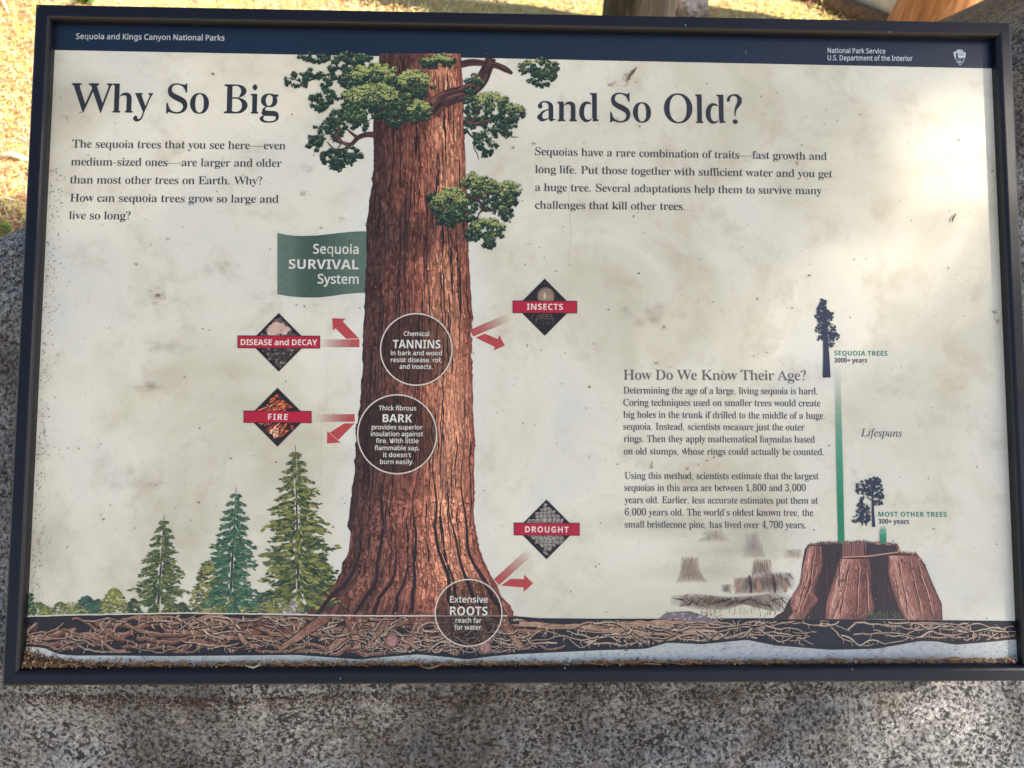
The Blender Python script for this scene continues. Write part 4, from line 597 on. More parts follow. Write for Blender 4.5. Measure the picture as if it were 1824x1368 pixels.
# ---- headings and paragraphs
def text_block(name, z, lines):
    t = Art(z)
    for l in lines: text(t, *l)
    return t.build(name, M_INK, panel)
text_block('heading_text', .06, [('S', 'Why', 124, 200, 273, 201.2, 78, INK), ('S', 'So', 296, 201.3, 372, 202, 78, INK), ('S', 'Big', 396, 202, 497, 203, 78, INK)])
text_block('heading_text', .06, [('S', 'and', 957, 215.6, 1068, 217, 77, INK), ('S', 'So', 1087, 217.2, 1160, 218, 77, INK), ('S', 'Old?', 1183, 218.5, 1322, 220.3, 77, INK)])
BODY = C(58, 56, 66)
text_block('paragraph_text', .06, [
    ('S', "The sequoia trees that you see here—even", 128.4, 263, 508.8, 266.4, 21.4, BODY), ('S', "medium-sized ones—are larger and older", 126.3, 294.8, 501.8, 297.6, 21.4, BODY),
    ('S', "than most other trees on Earth. Why?", 125.3, 327, 466.7, 329, 21.4, BODY), ('S', "How can sequoia trees grow so large and", 124.6, 359.2, 496.5, 361.6, 21.4, BODY),
    ('S', "live so long?", 122.8, 390.4, 232.3, 391.3, 21.4, BODY)])
text_block('paragraph_text', .06, [
    ('S', "Sequoias have a rare combination of traits—fast growth and", 953, 276.5, 1473, 285.4, 21, BODY), ('S', "long life. Put those together with sufficient water and you get", 953, 308.3, 1483, 316.6, 21, BODY),
    ('S', "a huge tree. Several adaptations help them to survive many", 953, 340.3, 1464, 346.4, 21, BODY), ('S', "challenges that kill other trees.", 953, 371.8, 1220, 374.4, 21, BODY)])
def Z7(x, y): return (1060 + x / 2.387, 500 + y / 2.387)
def L7(s, x0, x1, y0, y1, em=18.6, f='S', c=None, tr=False): return (f, s, *Z7(x0, y0), *Z7(x1, y1), em, c or C(62, 60, 72), tr)
text_block('subheading_text', .06, [L7("How Do We Know Their Age?", 120, 897, 421, 424, 27, c=C(98, 90, 92))])
text_block('paragraph_text', .06, [
    L7("Determining the age of a large, living sequoia is hard.", 120, 945, 480, 484), L7("Coring techniques used on smaller trees would create", 120, 958, 532, 535),
    L7("big holes in the trunk if drilled to the middle of a huge", 120, 970, 583, 588), L7("sequoia. Instead, scientists measure just the outer", 120, 891, 634, 637),
    L7("rings. Then they apply mathematical formulas based", 122, 935, 686, 689), L7("on old stumps, whose rings could actually be counted.", 122, 972, 739, 742),
    L7("Using this method, scientists estimate that the largest", 125, 951, 843, 845), L7("sequoias in this area are between 1,800 and 3,000", 124, 896, 894, 895),
    L7("years old. Earlier, less accurate estimates put them at", 125, 948, 946, 949), L7("6,000 years old. The world's oldest known tree, the", 126, 928, 998, 1001),
    L7("small bristlecone pine, has lived over 4,700 years.", 126, 896, 1050, 1053)])
TEAL = C(36, 130, 106); NAVY = C(34, 42, 66)
text_block('lifespans_text', .06, [L7("Lifespans", 1130, 1305, 662, 664, 20.5, 'I', C(60, 62, 78))])
text_block('caption_text', .06, [L7("SEQUOIA TREES", 1017, 1243, 318, 320, 12, 'B', TEAL, True), L7("3000+ years", 1017, 1157, 348, 349, 12, 'B', C(52, 58, 74))])
text_block('caption_text', .06, [L7("MOST OTHER TREES", 1205, 1495, 1003, 1004, 12, 'B', TEAL, True), L7("300+ years", 1205, 1335, 1033, 1034, 12, 'B', C(52, 58, 74))])

# ---- pale glow printed round the tree
LY = [(95, 676), (225, 668), (290, 668), (340, 663), (400, 656), (480, 654), (560, 651), (610, 648), (640, 648), (700, 644), (745, 641), (762, 635.5), (790, 635), (850, 633), (870, 630), (920, 624), (937, 621), (938.5, 627), (955, 624), (985, 621), (1000, 613.6), (1020, 609), (1040, 598), (1060, 574), (1080, 555), (1095, 544)]
RY = [(95, 819), (190, 822), (300, 827), (420, 831), (480, 833), (550, 837), (565, 841), (580, 838.5), (700, 840), (760, 841), (790, 844.5), (810, 842), (830, 841), (880, 843), (930, 844), (980, 851.5), (1010, 865), (1040, 881), (1065, 891), (1075, 905), (1085, 911), (1097, 914)]
def TL(y): return lerp(LY, y)
def TR(y): return lerp(RY, y)
g = Art(.03)
ys = [104 + i * 22 for i in range(46)]
for side, ed in ((-1, TL), (1, TR)):
    core = [(ed(y) + side * 1.0, y) for y in ys]
    for w0, al in ((18, .55), (55, .0)):
        pass
    g.up()
    pts = []; cc = []
    for y in ys:
        e0 = ed(y)
        for dx, al in ((-12, .36), (6, .34), (20, .24), (38, .11), (62, .0)): pts.append(g.pt(e0 + side * dx, y)); cc.append(C(214, 217, 217, al))
    f = []
    for i in range(len(ys) - 1):
        for k in range(4): f.append((5 * i + k, 5 * i + k + 1, 5 * i + k + 6, 5 * i + k + 5))
    g.add(pts, cc, f)
g.build('pale_glow', M_HALO, panel)

# ---- bark painter: strokes that follow a shape between a left and a right edge
def painted(art, L, Rr, y0, y1, shade, n, wid=(2, 5.5), leng=(30, 130), nx=26, ny=60, furrow=C(40, 24, 22), kf=.34, wob=1.0, lightk=1.2, gap=1.5):
    rows = [y0 + (y1 - y0) * j / ny for j in range(ny + 1)]
    art.up(); pts = []; cc = []
    for y in rows:
        for i in range(nx + 1):
            s = i / nx; pts.append(art.pt(L(y) + (Rr(y) - L(y)) * s, y)); cc.append(jit(shade(s, y), .12))
    art.add(pts, cc, [(j * (nx + 1) + i, j * (nx + 1) + i + 1, (j + 1) * (nx + 1) + i + 1, (j + 1) * (nx + 1) + i) for j in range(ny) for i in range(nx)])
    for k in range(n):
        s0 = U(.0, 1.0); ya = U(y0 - 30, y1); yb = min(y1, ya + U(*leng)); ya = max(y0, ya)
        if yb - ya < 8: continue
        m = max(4, int((yb - ya) / 9)); w = U(*wid); ph = U(0, 6.28); fr = U(.02, .06); am = U(.3, 1.6) * wob
        Q = []; Wd = []; Cs = []
        isf = U(0, 1) < kf
        hi = U(.85, lightk)
        for i in range(m + 1):
            tt = i / m; y = ya + (yb - ya) * tt
            x = L(y) + (Rr(y) - L(y)) * s0 + am * math.sin(ph + y * fr) + am * .6 * math.sin(ph * 3 + y * fr * 3.3)
            x = min(Rr(y) - .6, max(L(y) + .6, x))
            Q.append((x, y)); Wd.append(max(.3, w * (math.sin(math.pi * min(1, max(0, tt * .96 + .02))) ** .5) * U(.7, 1.2) * (.55 if isf else 1)))
            c = shade(s0, y)
            Cs.append(mixc(c, furrow, U(.5, .85)) if isf else jit((c[0] * hi, c[1] * hi, c[2] * hi, 1), .10))
        if not isf: art.ribbon([(x + .4, y + .8) for x, y in Q], [v + gap for v in Wd], mixc(shade(s0, (ya + yb) / 2), furrow, .66))
        art.ribbon(Q, Wd, Cs)

PROF = [(0, .02), (.08, .05), (.16, .10), (.26, .20), (.36, .30), (.46, .42), (.56, .52), (.66, .78), (.76, 1.0), (.86, .94), (.93, .74), (1, .40)]
DARK = C(84, 58, 51); MID = C(182, 112, 90); LITE = C(240, 164, 128)
def trunk_shade(s, y):
    l = lerp(PROF, s + .03 * math.sin(y * .013 + 1))
    wy = 12 * math.sin(s * 23) + 8 * math.sin(s * 51 + 1)
    if y < 270: l *= 1 - .72 * sm(270, 215, y + wy * .5) * sm(.72, .50, s)
    if y < 215: l *= 1 - .55 * sm(.45, .6, s) * sm(.98, .8, s) * sm(150, 200, y)
    bottom = 485 - 55 * s + wy
    if 372 < y + wy < bottom + 12: l *= 1 - .70 * sm(372, 392, y + wy) * sm(bottom + 10, bottom - 6, y)
    if y > 480 and s < .5: l *= .8
    if y > 940:
        l = .15 * l + .85 * (l * .75 + .22 * (math.sin(s * 34 + 2.2) * .5 + .5) + .05)
        l *= 1 - .5 * sm(1050, 1100, y) * (1 - s * .6)
        if s < .42: l *= .62
    l = min(1, max(0, l))
    return mixc(DARK, MID, l / .5) if l < .5 else mixc(MID, LITE, (l - .5) / .5)
tr = Art(.10, .00022, 9500)
painted(tr, TL, TR, 96, 1098, trunk_shade, 2300, wid=(3.2, 8.2), leng=(30, 130), furrow=C(42, 27, 27), kf=.17, lightk=1.4, gap=1.8)
# knobbly outline and gnarled burls at the flare
for i in range(150):
    y = U(105, 1085); ed, sd = (TL, -1) if i % 2 else (TR, 1)
    tr.ribbon([(ed(y) + sd * U(-2, 1.0), y), (ed(y + 9) + sd * U(0, 2.0), y + 9), (ed(y + 20) + sd * U(-2, .5), y + 20)], [1, U(2.5, 4), .8], C(60, 36, 32) if i % 2 else C(128, 66, 50))
for i in range(420):
    y = U(890, 1092); s = U(.12, .98); x = TL(y) + (TR(y) - TL(y)) * s
    c = trunk_shade(s, y); hi = U(1.05, 1.5)
    tr.blob(x, y, U(1.2, 4.2), jit((c[0] * hi, c[1] * hi, c[2] * hi, 1), .12), 6, .4, U(.5, .9), U(1.0, 2.4))
    tr.ribbon([(x - 3, y + 2.5), (x, y + 4), (x + 3, y + 2.6)], [.4, U(.8, 1.8), .4], C(52, 30, 28))
for i in range(1500):                              # scaly texture and glints on the bark plates
    y = U(100, 1080); s = U(.02, .98); x = TL(y) + (TR(y) - TL(y)) * s; c = trunk_shade(s, y); hi = U(1.15, 1.7) if i % 3 else U(.4, .6); l = U(3, 14)
    x2 = TL(y + l) + (TR(y + l) - TL(y + l)) * s; tr.ribbon([(x, y), ((x + x2) / 2 + U(-.5, .5), y + l / 2), (x2, y + l)], [.4, U(.8, 2.0), .4], jit((min(.8, c[0] * hi), c[1] * hi, c[2] * hi, 1), .12))
# deep folds between the buttresses
for s0, s1, ya in ((.10, .06, 880), (.26, .24, 820), (.38, .33, 930), (.52, .50, 830), (.66, .72, 760), (.80, .86, 860), (.90, .95, 780), (.70, .78, 960), (.46, .42, 985)):
    Q = []; Wd = []
    for i in range(22):
        tt = i / 21; y = ya + (1096 - ya) * tt; s = s0 + (s1 - s0) * tt
        Q.append((TL(y) + (TR(y) - TL(y)) * s + 3 * math.sin(y * .05 + s0 * 20), y)); Wd.append(.6 + 9 * tt ** 1.4 * (1.15 - tt * .3))
    tr.ribbon(Q, Wd, C(46, 28, 28))
for i in range(130):                               # long black furrows
    s = U(.03, .99); y = U(100, 960); n = int(U(5, 14)); Q = []
    for k in range(n):
        yy = y + k * 11; Q.append((TL(yy) + (TR(yy) - TL(yy)) * min(.99, s) + U(-1.2, 1.2), yy))
    tr.ribbon(Q, [.5] + [U(1.0, 2.6) for _ in range(n - 2)] + [.4], C(38, 24, 24))
tr.build('drawn_trunk', M_INK, panel)

# ---- limbs and foliage
def Z2(x, y): return (480 + x / 3.109, 60 + y / 3.109)
GD = C(35, 55, 48); GM = C(74, 98, 66); GY = C(126, 140, 80); GL = C(186, 190, 118)
def limb(a, pts, W, dark=C(62, 42, 40), lite=C(150, 96, 76)):
    Q = [Z2(*p) for p in pts]; W = [w / 3.109 for w in W]
    # smooth the path
    q2 = []; w2 = []
    for i in range(len(Q) - 1):
        p0, p1, p2, p3 = Q[max(0, i - 1)], Q[i], Q[i + 1], Q[min(len(Q) - 1, i + 2)]
        for k in range(6):
            t = k / 6
            f = lambda a0, a1, a2, a3: .5 * (2 * a1 + (a2 - a0) * t + (2 * a0 - 5 * a1 + 4 * a2 - a3) * t * t + (3 * a1 - a0 - 3 * a2 + a3) * t ** 3)
            q2.append((f(p0[0], p1[0], p2[0], p3[0]), f(p0[1], p1[1], p2[1], p3[1]))); w2.append(W[i] + (W[i + 1] - W[i]) * t)
    q2.append(Q[-1]); w2.append(W[-1])
    a.ribbon(q2, w2, dark)
    for k in range(int(4 + max(w2) * 1.6)):
        o = U(-.42, .42); i0 = int(U(0, len(q2) * .8)); n = min(len(q2), i0 + int(U(4, 12)))
        if n - i0 < 3: continue
        c = mixc(dark, lite, U(0, 1) * (.8 if o < 0 else .35)) if U(0, 1) < .7 else C(40, 26, 28)
        a.ribbon([(q2[i][0] + o * w2[i] * .5, q2[i][1] + o * w2[i]) for i in range(i0, n)], [max(.4, w2[i] * .10) for i in range(i0, n)], jit(c, .15))
def clump(a, x, y, rx, ry, n, bright=.5, tight=False):
    """Leafy sprays: many small lobes, dark below and pale on top, with ragged gaps at the edge."""
    cx, cy = Z2(x, y); rx /= 3.109; ry /= 3.109
    lobes = []
    for _ in range(max(5, int(n * .62))):
        t = U(0, 6.283); r = math.sqrt(U(0, 1)); lobes.append((math.cos(t) * r, math.sin(t) * r))
    lobes.sort(key=lambda q: q[1] + U(-.7, .7))
    off = (U(0, 9), U(0, 9))
    for (dx, dy) in lobes:
        px, py = cx + dx * rx, cy + dy * ry; R0 = U(3.4, 6.2)
        lm = noise.noise(Vector((px * .09 + off[0], py * .12 + off[1], 2)))
        base = min(1, max(0, .46 - dy * .36 + lm * .8)) * bright * 1.4
        for _ in range(9):
            t = U(0, 6.283); q = U(.2, 1.05); a.blob(px + math.cos(t) * R0 * q, py + 1.2 + math.sin(t) * R0 * q * .85, U(1.2, 2.2), jit(mixc(GD, C(26, 38, 36), U(0, .8)), .2), 6, .45)
        for _ in range(13):
            t = U(0, 6.283); q = math.sqrt(U(0, 1)); ly = math.sin(t) * q
            v = min(1, max(0, base - ly * .30 + U(-.16, .16)))
            c = mixc(GD, GM, v / .42) if v < .42 else mixc(GM, GL, min(1, (v - .42) / .45))
            a.blob(px + math.cos(t) * R0 * q, py + ly * R0 * .8, U(.8, 1.6), jit(c, .2), 6, .4)
def rim(a, x, y, rx, ry, n):                       # sunlit leaf tips along the upper side of a domed spray
    cx, cy = Z2(x, y); rx /= 3.109; ry /= 3.109
    for _ in range(n):
        q = U(.45, 1.0); t = U(3.2, 6.2); px = cx + math.cos(t) * rx * q; py = cy + math.sin(t) * ry * q
        c = mixc(GY, GL, U(.2, 1))
        for k in range(5): a.blob(px + rng.gauss(0, 2.6), py + rng.gauss(0, 1.3), U(.7, 1.4), jit(c, .18), 6, .35)
        a.blob(px + U(-3, 3), py + 3.2, U(1, 1.8), jit(GD, .25), 6, .4, 1.6, .6)
def branch(*paths, z=.34):
    a = Art(z, .00004, 300)
    for p in paths: limb(a, *p)
    return a.build('drawn_branch', M_INK, panel)
branch(([(592, 562), (540, 560), (490, 578), (450, 615), (400, 600), (380, 560), (360, 520)], [36, 30, 26, 22, 16, 10, 5]), ([(490, 578), (455, 552), (430, 530)], [20, 14, 6]), ([(450, 615), (410, 640), (360, 640), (320, 600)], [18, 12, 8, 4]))
branch(([(895, 440), (930, 390), (1000, 352), (1090, 325), (1165, 268), (1205, 195), (1228, 135)], [96, 92, 90, 84, 74, 62, 56]))
branch(([(1060, 172), (1120, 160), (1190, 165), (1260, 178), (1310, 200), (1345, 222)], [40, 38, 34, 34, 32, 14]))
branch(([(330, 225), (270, 245), (200, 268), (150, 300)], [12, 10, 8, 4]))
branch(([(1070, 492), (1130, 500), (1190, 488), (1250, 492), (1290, 520)], [20, 14, 12, 8, 4]), ([(1120, 500), (1150, 450), (1140, 410)], [10, 8, 4]))
branch(([(1090, 530), (1110, 560), (1135, 585), (1132, 630), (1150, 665), (1160, 700)], [12, 10, 9, 6, 5, 2]))
branch(([(1310, 540), (1345, 572), (1380, 572)], [8, 5, 2]))
def foliage(shaded, paler, tips):
    a = Art(.42, .00024, 30000)
    for c in shaded: clump(a, *c)
    for c in paler: clump(a, *c)
    for c in tips: rim(a, *c)
    return a.build('drawn_foliage', M_INK, panel)
foliage([(425, 195, 95, 85, 90, .26), (250, 135, 85, 26, 30, .2), (470, 140, 95, 30, 40, .3), (300, 365, 75, 62, 60, .24), (395, 470, 85, 55, 56, .3), (150, 252, 72, 40, 30, .2), (245, 225, 50, 28, 18, .2), (310, 270, 40, 22, 12, .2), (470, 250, 90, 60, 60, .3)],
        [(560, 300, 165, 130, 220, .44), (700, 470, 66, 44, 46, .32), (590, 240, 130, 76, 130, .62), (800, 285, 104, 84, 140, .62), (560, 375, 165, 100, 240, .56), (480, 480, 80, 60, 70, .36), (830, 430, 66, 60, 76, .56), (700, 400, 90, 70, 80, .4)],
        [(580, 240, 130, 74, 80), (800, 280, 98, 78, 80), (570, 370, 155, 94, 110), (830, 425, 60, 54, 44)])
foliage([(330, 545, 85, 58, 50, .27), (262, 605, 56, 54, 40, .24), (345, 690, 70, 50, 44, .24), (455, 668, 60, 44, 40, .24), (395, 720, 55, 34, 24, .2)], [], [])
foliage([(1500, 192, 112, 52, 76, .32), (1505, 245, 78, 44, 40, .28)], [], [(1480, 170, 80, 30, 12)])
foliage([(930, 155, 95, 36, 60, .45)], [], [(930, 150, 80, 26, 20)])
foliage([(1130, 300, 58, 70, 36, .3), (1120, 400, 50, 90, 50, .32), (1140, 520, 70, 60, 40, .28), (1270, 505, 95, 66, 60, .38), (1200, 605, 60, 70, 46, .3)], [(1345, 445, 72, 54, 52, .46), (1230, 400, 110, 72, 90, .5)], [(1225, 375, 80, 55, 40), (1345, 430, 55, 40, 18)])
foliage([(1130, 850, 72, 82, 76, .48), (1220, 860, 90, 70, 76, .45), (1330, 885, 60, 70, 70, .6), (1240, 925, 110, 56, 70, .44), (1310, 990, 50, 40, 30, .4)], [], [(1340, 870, 52, 58, 34), (1130, 830, 58, 60, 24), (1240, 850, 60, 40, 16)])
foliage([(920, 920, 36, 50, 30, .16), (1000, 960, 105, 108, 170, .46), (1090, 980, 60, 70, 46, .38)], [], [(1010, 930, 92, 82, 70)])
foliage([(1200, 1085, 105, 62, 96, .48), (1220, 1150, 46, 34, 26, .36), (1125, 1115, 40, 40, 24, .32)], [], [(1210, 1072, 84, 48, 30)])
branch(([(1085, 905), (1120, 908), (1155, 925), (1185, 965), (1160, 1000), (1150, 1045)], [18, 16, 15, 12, 8, 4]), ([(1185, 965), (1220, 985), (1260, 975)], [10, 7, 3]), ([(1150, 920), (1185, 890), (1230, 880)], [9, 6, 3]), z=.74)
branch(([(440, 612), (400, 600), (375, 560), (385, 525), (360, 512)], [14, 12, 10, 6, 3], C(104, 66, 60)), ([(400, 610), (370, 650)], [8, 3], C(104, 66, 60)), ([(375, 560), (335, 590)], [7, 2], C(104, 66, 60)), z=.74)
branch(([(1090, 490), (1140, 498), (1190, 486), (1235, 492)], [14, 12, 9, 5], C(110, 68, 54)), ([(1110, 500), (1150, 450), (1148, 405)], [8, 6, 2], C(110, 68, 54)), z=.74)

# ---- flag-shaped banner
def Z4(x, y): return (380 + x / 2.682, 400 + y / 2.682)
b_ = Art(.08, .00004, 20)
def wave(tab, x): return lerp(tab, x)
topw = [(308, 40), (360, 51), (420, 55), (500, 52), (560, 45), (620, 38), (680, 33), (740, 32)]; botw = [(304, 333), (360, 343), (430, 349), (500, 349), (560, 343), (620, 334), (680, 328), (740, 327)]
xs = [306 + 434 * i / 60 for i in range(61)]
for dy0, dy1, cfun in ((-5, 5, lambda x: C(214, 216, 212)), (0, 0, None)):
    b_.up(); pts = []; cc = []
    for x in xs:
        u = (x - 306) / 434
        if cfun: c = cfun(x)
        else:
            v = .5 + .5 * math.sin(6.0 * u + 2.1) * (1 - u * .6) + .18 * math.exp(-((u - .16) / .05) ** 2)
            c = mixc(C(58, 80, 66), C(112, 132, 118), min(1, max(0, v * .75)))
        for k in range(5):
            y = (wave(topw, x) + dy0) + (wave(botw, x) + dy1 - wave(topw, x) - dy0) * k / 4; pts.append(b_.pt(*Z4(x, y))); cc.append(c)
    b_.add(pts, cc, [(5 * i + k, 5 * i + k + 1, 5 * i + k + 6, 5 * i + k + 5) for i in range(60) for k in range(4)])
b_.build('flag_banner', M_INK, panel)
t = Art(.16)
CR = C(216, 214, 206)
def L4(f, s, x0, x1, y0, y1, em, c=CR, tr=False): text(t, f, s, *Z4(x0, y0), *Z4(x1, y1), em, c, tr)
L4('R', "Sequoia", 477, 694, 138, 140, 23); L4('B', "SURVIVAL", 360, 694, 211, 214, 23.6); L4('R', "System", 498, 694, 281, 283, 23)
t.build('banner_text', M_INK, panel)

# ---- deflected red arrows
RED = C(178, 62, 62); RED0 = C(196, 120, 112, 0.0); REDM = C(188, 92, 88, .55)
def fade(a, p, q, w, c0, c1, n=10):                # straight bar that fades along its length
    a.ribbon([(p[0] + (q[0] - p[0]) * i / n, p[1] + (q[1] - p[1]) * i / n) for i in range(n + 1)], w, [mixc(c0, c1, i / n) for i in range(n + 1)])
def arrow(bar, head, shaft):
    a = Art(.05, .00004, 10)
    fade(a, *bar, RED0, C(182, 72, 72, .95))
    a.poly(shaft, C(182, 70, 70, .92)); a.poly(head, C(182, 68, 68, .95))
    return a.build('deflected_arrow', M_VEIL, panel)
arrow((Z4(500, 568), Z4(698, 567), 14.2), [Z4(568, 447), Z4(632, 450), Z4(571, 508)], [Z4(618, 462), Z4(697, 545), Z4(634, 546), Z4(584, 496)])
arrow((Z4(480, 925), Z4(676, 924), 13.6), [Z4(543, 1046), Z4(544, 986), Z4(608, 1042)], [Z4(625, 950), Z4(676, 949), Z4(597, 1030), Z4(556, 994)])
arrow((Z4(1424, 438), Z4(1234, 519), 13.6), [Z4(1393, 579), Z4(1366, 528), Z4(1338, 602)], [Z4(1252, 540), Z4(1298, 521), Z4(1366, 550), Z4(1350, 588)])
def Z6(x, y): return (500 + x / 3.257, 800 + y / 3.257)
arrow((Z6(1452, 590), Z6(1252, 772), 14.2), [Z6(1464, 779), Z6(1412, 728), Z6(1408, 830)], [Z6(1276, 792), Z6(1332, 752), Z6(1412, 754), Z6(1410, 803)])

# ---- warning diamonds with a red label bar
def diamond(cx, cy, hw, hh, paint, bar, words, font_em, ink, tr=True):
    d = Art(.10, .00012, 900)
    def c4(k): return [(cx, cy - hh - k), (cx + hw + k, cy), (cx, cy + hh + k), (cx - hw - k, cy)]
    d.poly(c4(1.4), C(60, 56, 58)); d.poly(c4(0), C(34, 28, 28))
    paint(d, cx, cy, hw, hh)
    o = d.build('warning_diamond', M_INK, panel)
    r = Art(.26, .00002, 10); x0, y0, x1, y1 = bar
    r.poly([(x0 - 1.2, y0 - 1.2), (x1 + 1.2, y0 - .6), (x1 + 1.2, y1 + 1.2), (x0 - 1.2, y1 + .6)], C(58, 22, 32)); r.poly([(x0, y0), (x1, y0 + .5), (x1, y1), (x0, y1 - .5)], C(176, 26, 52))
    r.build('label_bar', M_INK, panel)
    t = Art(.31); text(t, 'B', words, *ink, font_em, C(224, 216, 208), tr); t.build('label_text', M_INK, panel)
def inside_d(x, y, cx, cy, hw, hh, r): return abs(x - cx) / (hw - r) + abs(y - cy) / (hh - r) < .97
def spray(d, cx, cy, hw, hh, n, rr, colf, area=None):
    for _ in range(n):
        x, y = cx + U(-hw, hw), cy + U(-hh, hh); r = U(*rr)
        if area: x, y = U(area[0], area[2]), U(area[1], area[3])
        if inside_d(x, y, cx, cy, hw, hh, r * 1.5): d.blob(x, y, r, colf(x, y), 6, .45, U(.8, 1.5), U(.7, 1.2))
def p_decay(d, cx, cy, hw, hh):
    def cf(x, y):
        if y < cy: return jit(mixc(C(104, 84, 76), C(190, 160, 146), max(0, .55 - abs(x - cx + 4) / 40 - abs(y - cy + 18) / 60) * 2 * U(.6, 1)), .18)
        return jit(C(70, 60, 54) if U(0, 1) < .7 else C(128, 112, 98), .35)
    spray(d, cx, cy, hw, hh, 900, (1.2, 3.0), cf)
    for k in range(26):
        x = cx - 16 + U(0, 32); y = cy - 22 + U(-10, 9)
        if inside_d(x, y, cx, cy, hw, hh, 7): d.blob(x, y, U(3, 6), jit(C(202, 172, 158), .10), 9, .2, 1.4, .9)
def p_fire(d, cx, cy, hw, hh):
    spray(d, cx, cy, hw, hh, 260, (1.2, 3), lambda x, y: jit(C(52, 42, 42), .35))
    for _ in range(620):
        x, y = cx + U(-hw, hw), cy + U(-hh, hh); l = U(6, 15)
        if x - cx > 14 + U(-4, 8) and y < cy: continue
        ex, ey = x + l * .8, y - l * .45 + U(-3, 3)
        if inside_d(x, y, cx, cy, hw, hh, 3) and inside_d(ex, ey, cx, cy, hw, hh, 3):
            hot = U(0, 1); c = mixc(C(150, 48, 30), C(240, 118, 60), hot) if U(0, 1) < .85 else C(240, 180, 140)
            if y > cy + 8 and U(0, 1) < .4: c = C(60, 36, 34)
            d.ribbon([(x, y), ((x + ex) / 2, (y + ey) / 2 + U(-2, 2)), (ex, ey)], [.5, U(1, 3), .4], jit(c, .15))
    for _ in range(24): d.blob(cx - 6 + U(-8, 8), cy + 26 + U(-8, 8), U(1, 2.4), jit(C(244, 190, 156), .1), 6)
def p_insect(d, cx, cy, hw, hh):
    spray(d, cx, cy, hw, hh, 240, (1, 2.6), lambda x, y: jit(C(40, 32, 30) if U(0, 1) < .7 else C(66, 52, 44), .35))
    for k in range(3): d.disc(cx + 2, cy - 20, 15.5 - k * 2.5, jit(C(122 + 14 * k, 100 + 14 * k, 86 + 12 * k), .04), 26)
    for _ in range(70):
        t = U(0, 6.28); r = U(0, 13); d.blob(cx + 2 + math.cos(t) * r, cy - 20 + math.sin(t) * r, U(.7, 1.8), jit(C(150, 128, 112), .25), 5)
    d.poly([(cx, cy - 28), (cx + 3, cy - 22), (cx + 1, cy - 12), (cx - 3, cy - 20)], C(196, 176, 152))
    d.blob(cx, cy + 16, 5, C(70, 52, 44), 9, .2, 1.0, 1.6)
    for sgn in (-1, 1):
        for k in range(3): d.ribbon([(cx + sgn * 3, cy + 13 + k * 3), (cx + sgn * (11 + 2 * k), cy + 12 + k * 5), (cx + sgn * (14 + k), cy + 20 + k * 6)], [.9, .8, .4], C(120, 104, 88))
def p_mud(d, cx, cy, hw, hh):
    s = 7.2; G = {}
    for i in range(-9, 10):
        for j in range(-9, 10): G[i, j] = (cx + (i + .5 * (j % 2)) * s + U(-2.4, 2.4), cy + j * s * .9 + U(-2.2, 2.2))
    for i in range(-8, 8):
        for j in range(-8, 8):
            Q = [G[i, j], G[i + 1, j], G[i + 1, j + 1], G[i, j + 1]]; mx = sum(q[0] for q in Q) / 4; my = sum(q[1] for q in Q) / 4
            Q = [(mx + (q[0] - mx) * .86, my + (q[1] - my) * .86) for q in Q]
            if all(abs(q[0] - cx) / hw + abs(q[1] - cy) / hh < 1 for q in Q):
                rad = (abs(mx - cx) / hw + abs(my - cy) / hh); d.poly(Q, jit(mixc(C(176, 166, 156), C(104, 96, 90), rad * .8), .12))
                d.ribbon([(mx - 2, my - 1.4), (mx + 2, my - 1.7)], .7, C(196, 188, 178))
diamond(496.6, 609.8, 50.5, 51, p_decay, (424.4, 598.9, 569.2, 619.8), "DISEASE and DECAY", 14.4, (*Z4(131, 576), *Z4(497, 577)))
diamond(494.4, 743.2, 51, 51.2, p_fire, (435.2, 732.8, 554, 752.6), "FIRE", 15, (*Z4(262, 933), *Z4(355, 934)))
diamond(970.2, 547.4, 49.5, 49.7, p_insect, (914.3, 536.7, 1026.8, 557.2), "INSECTS", 15, (*Z4(1498, 407), *Z4(1670, 408)))
diamond(973.4, 943, 51.5, 52, p_mud, (916.3, 932.2, 1031.4, 953), "DROUGHT", 14.6, (*Z6(1418, 482), *Z6(1670, 484)))

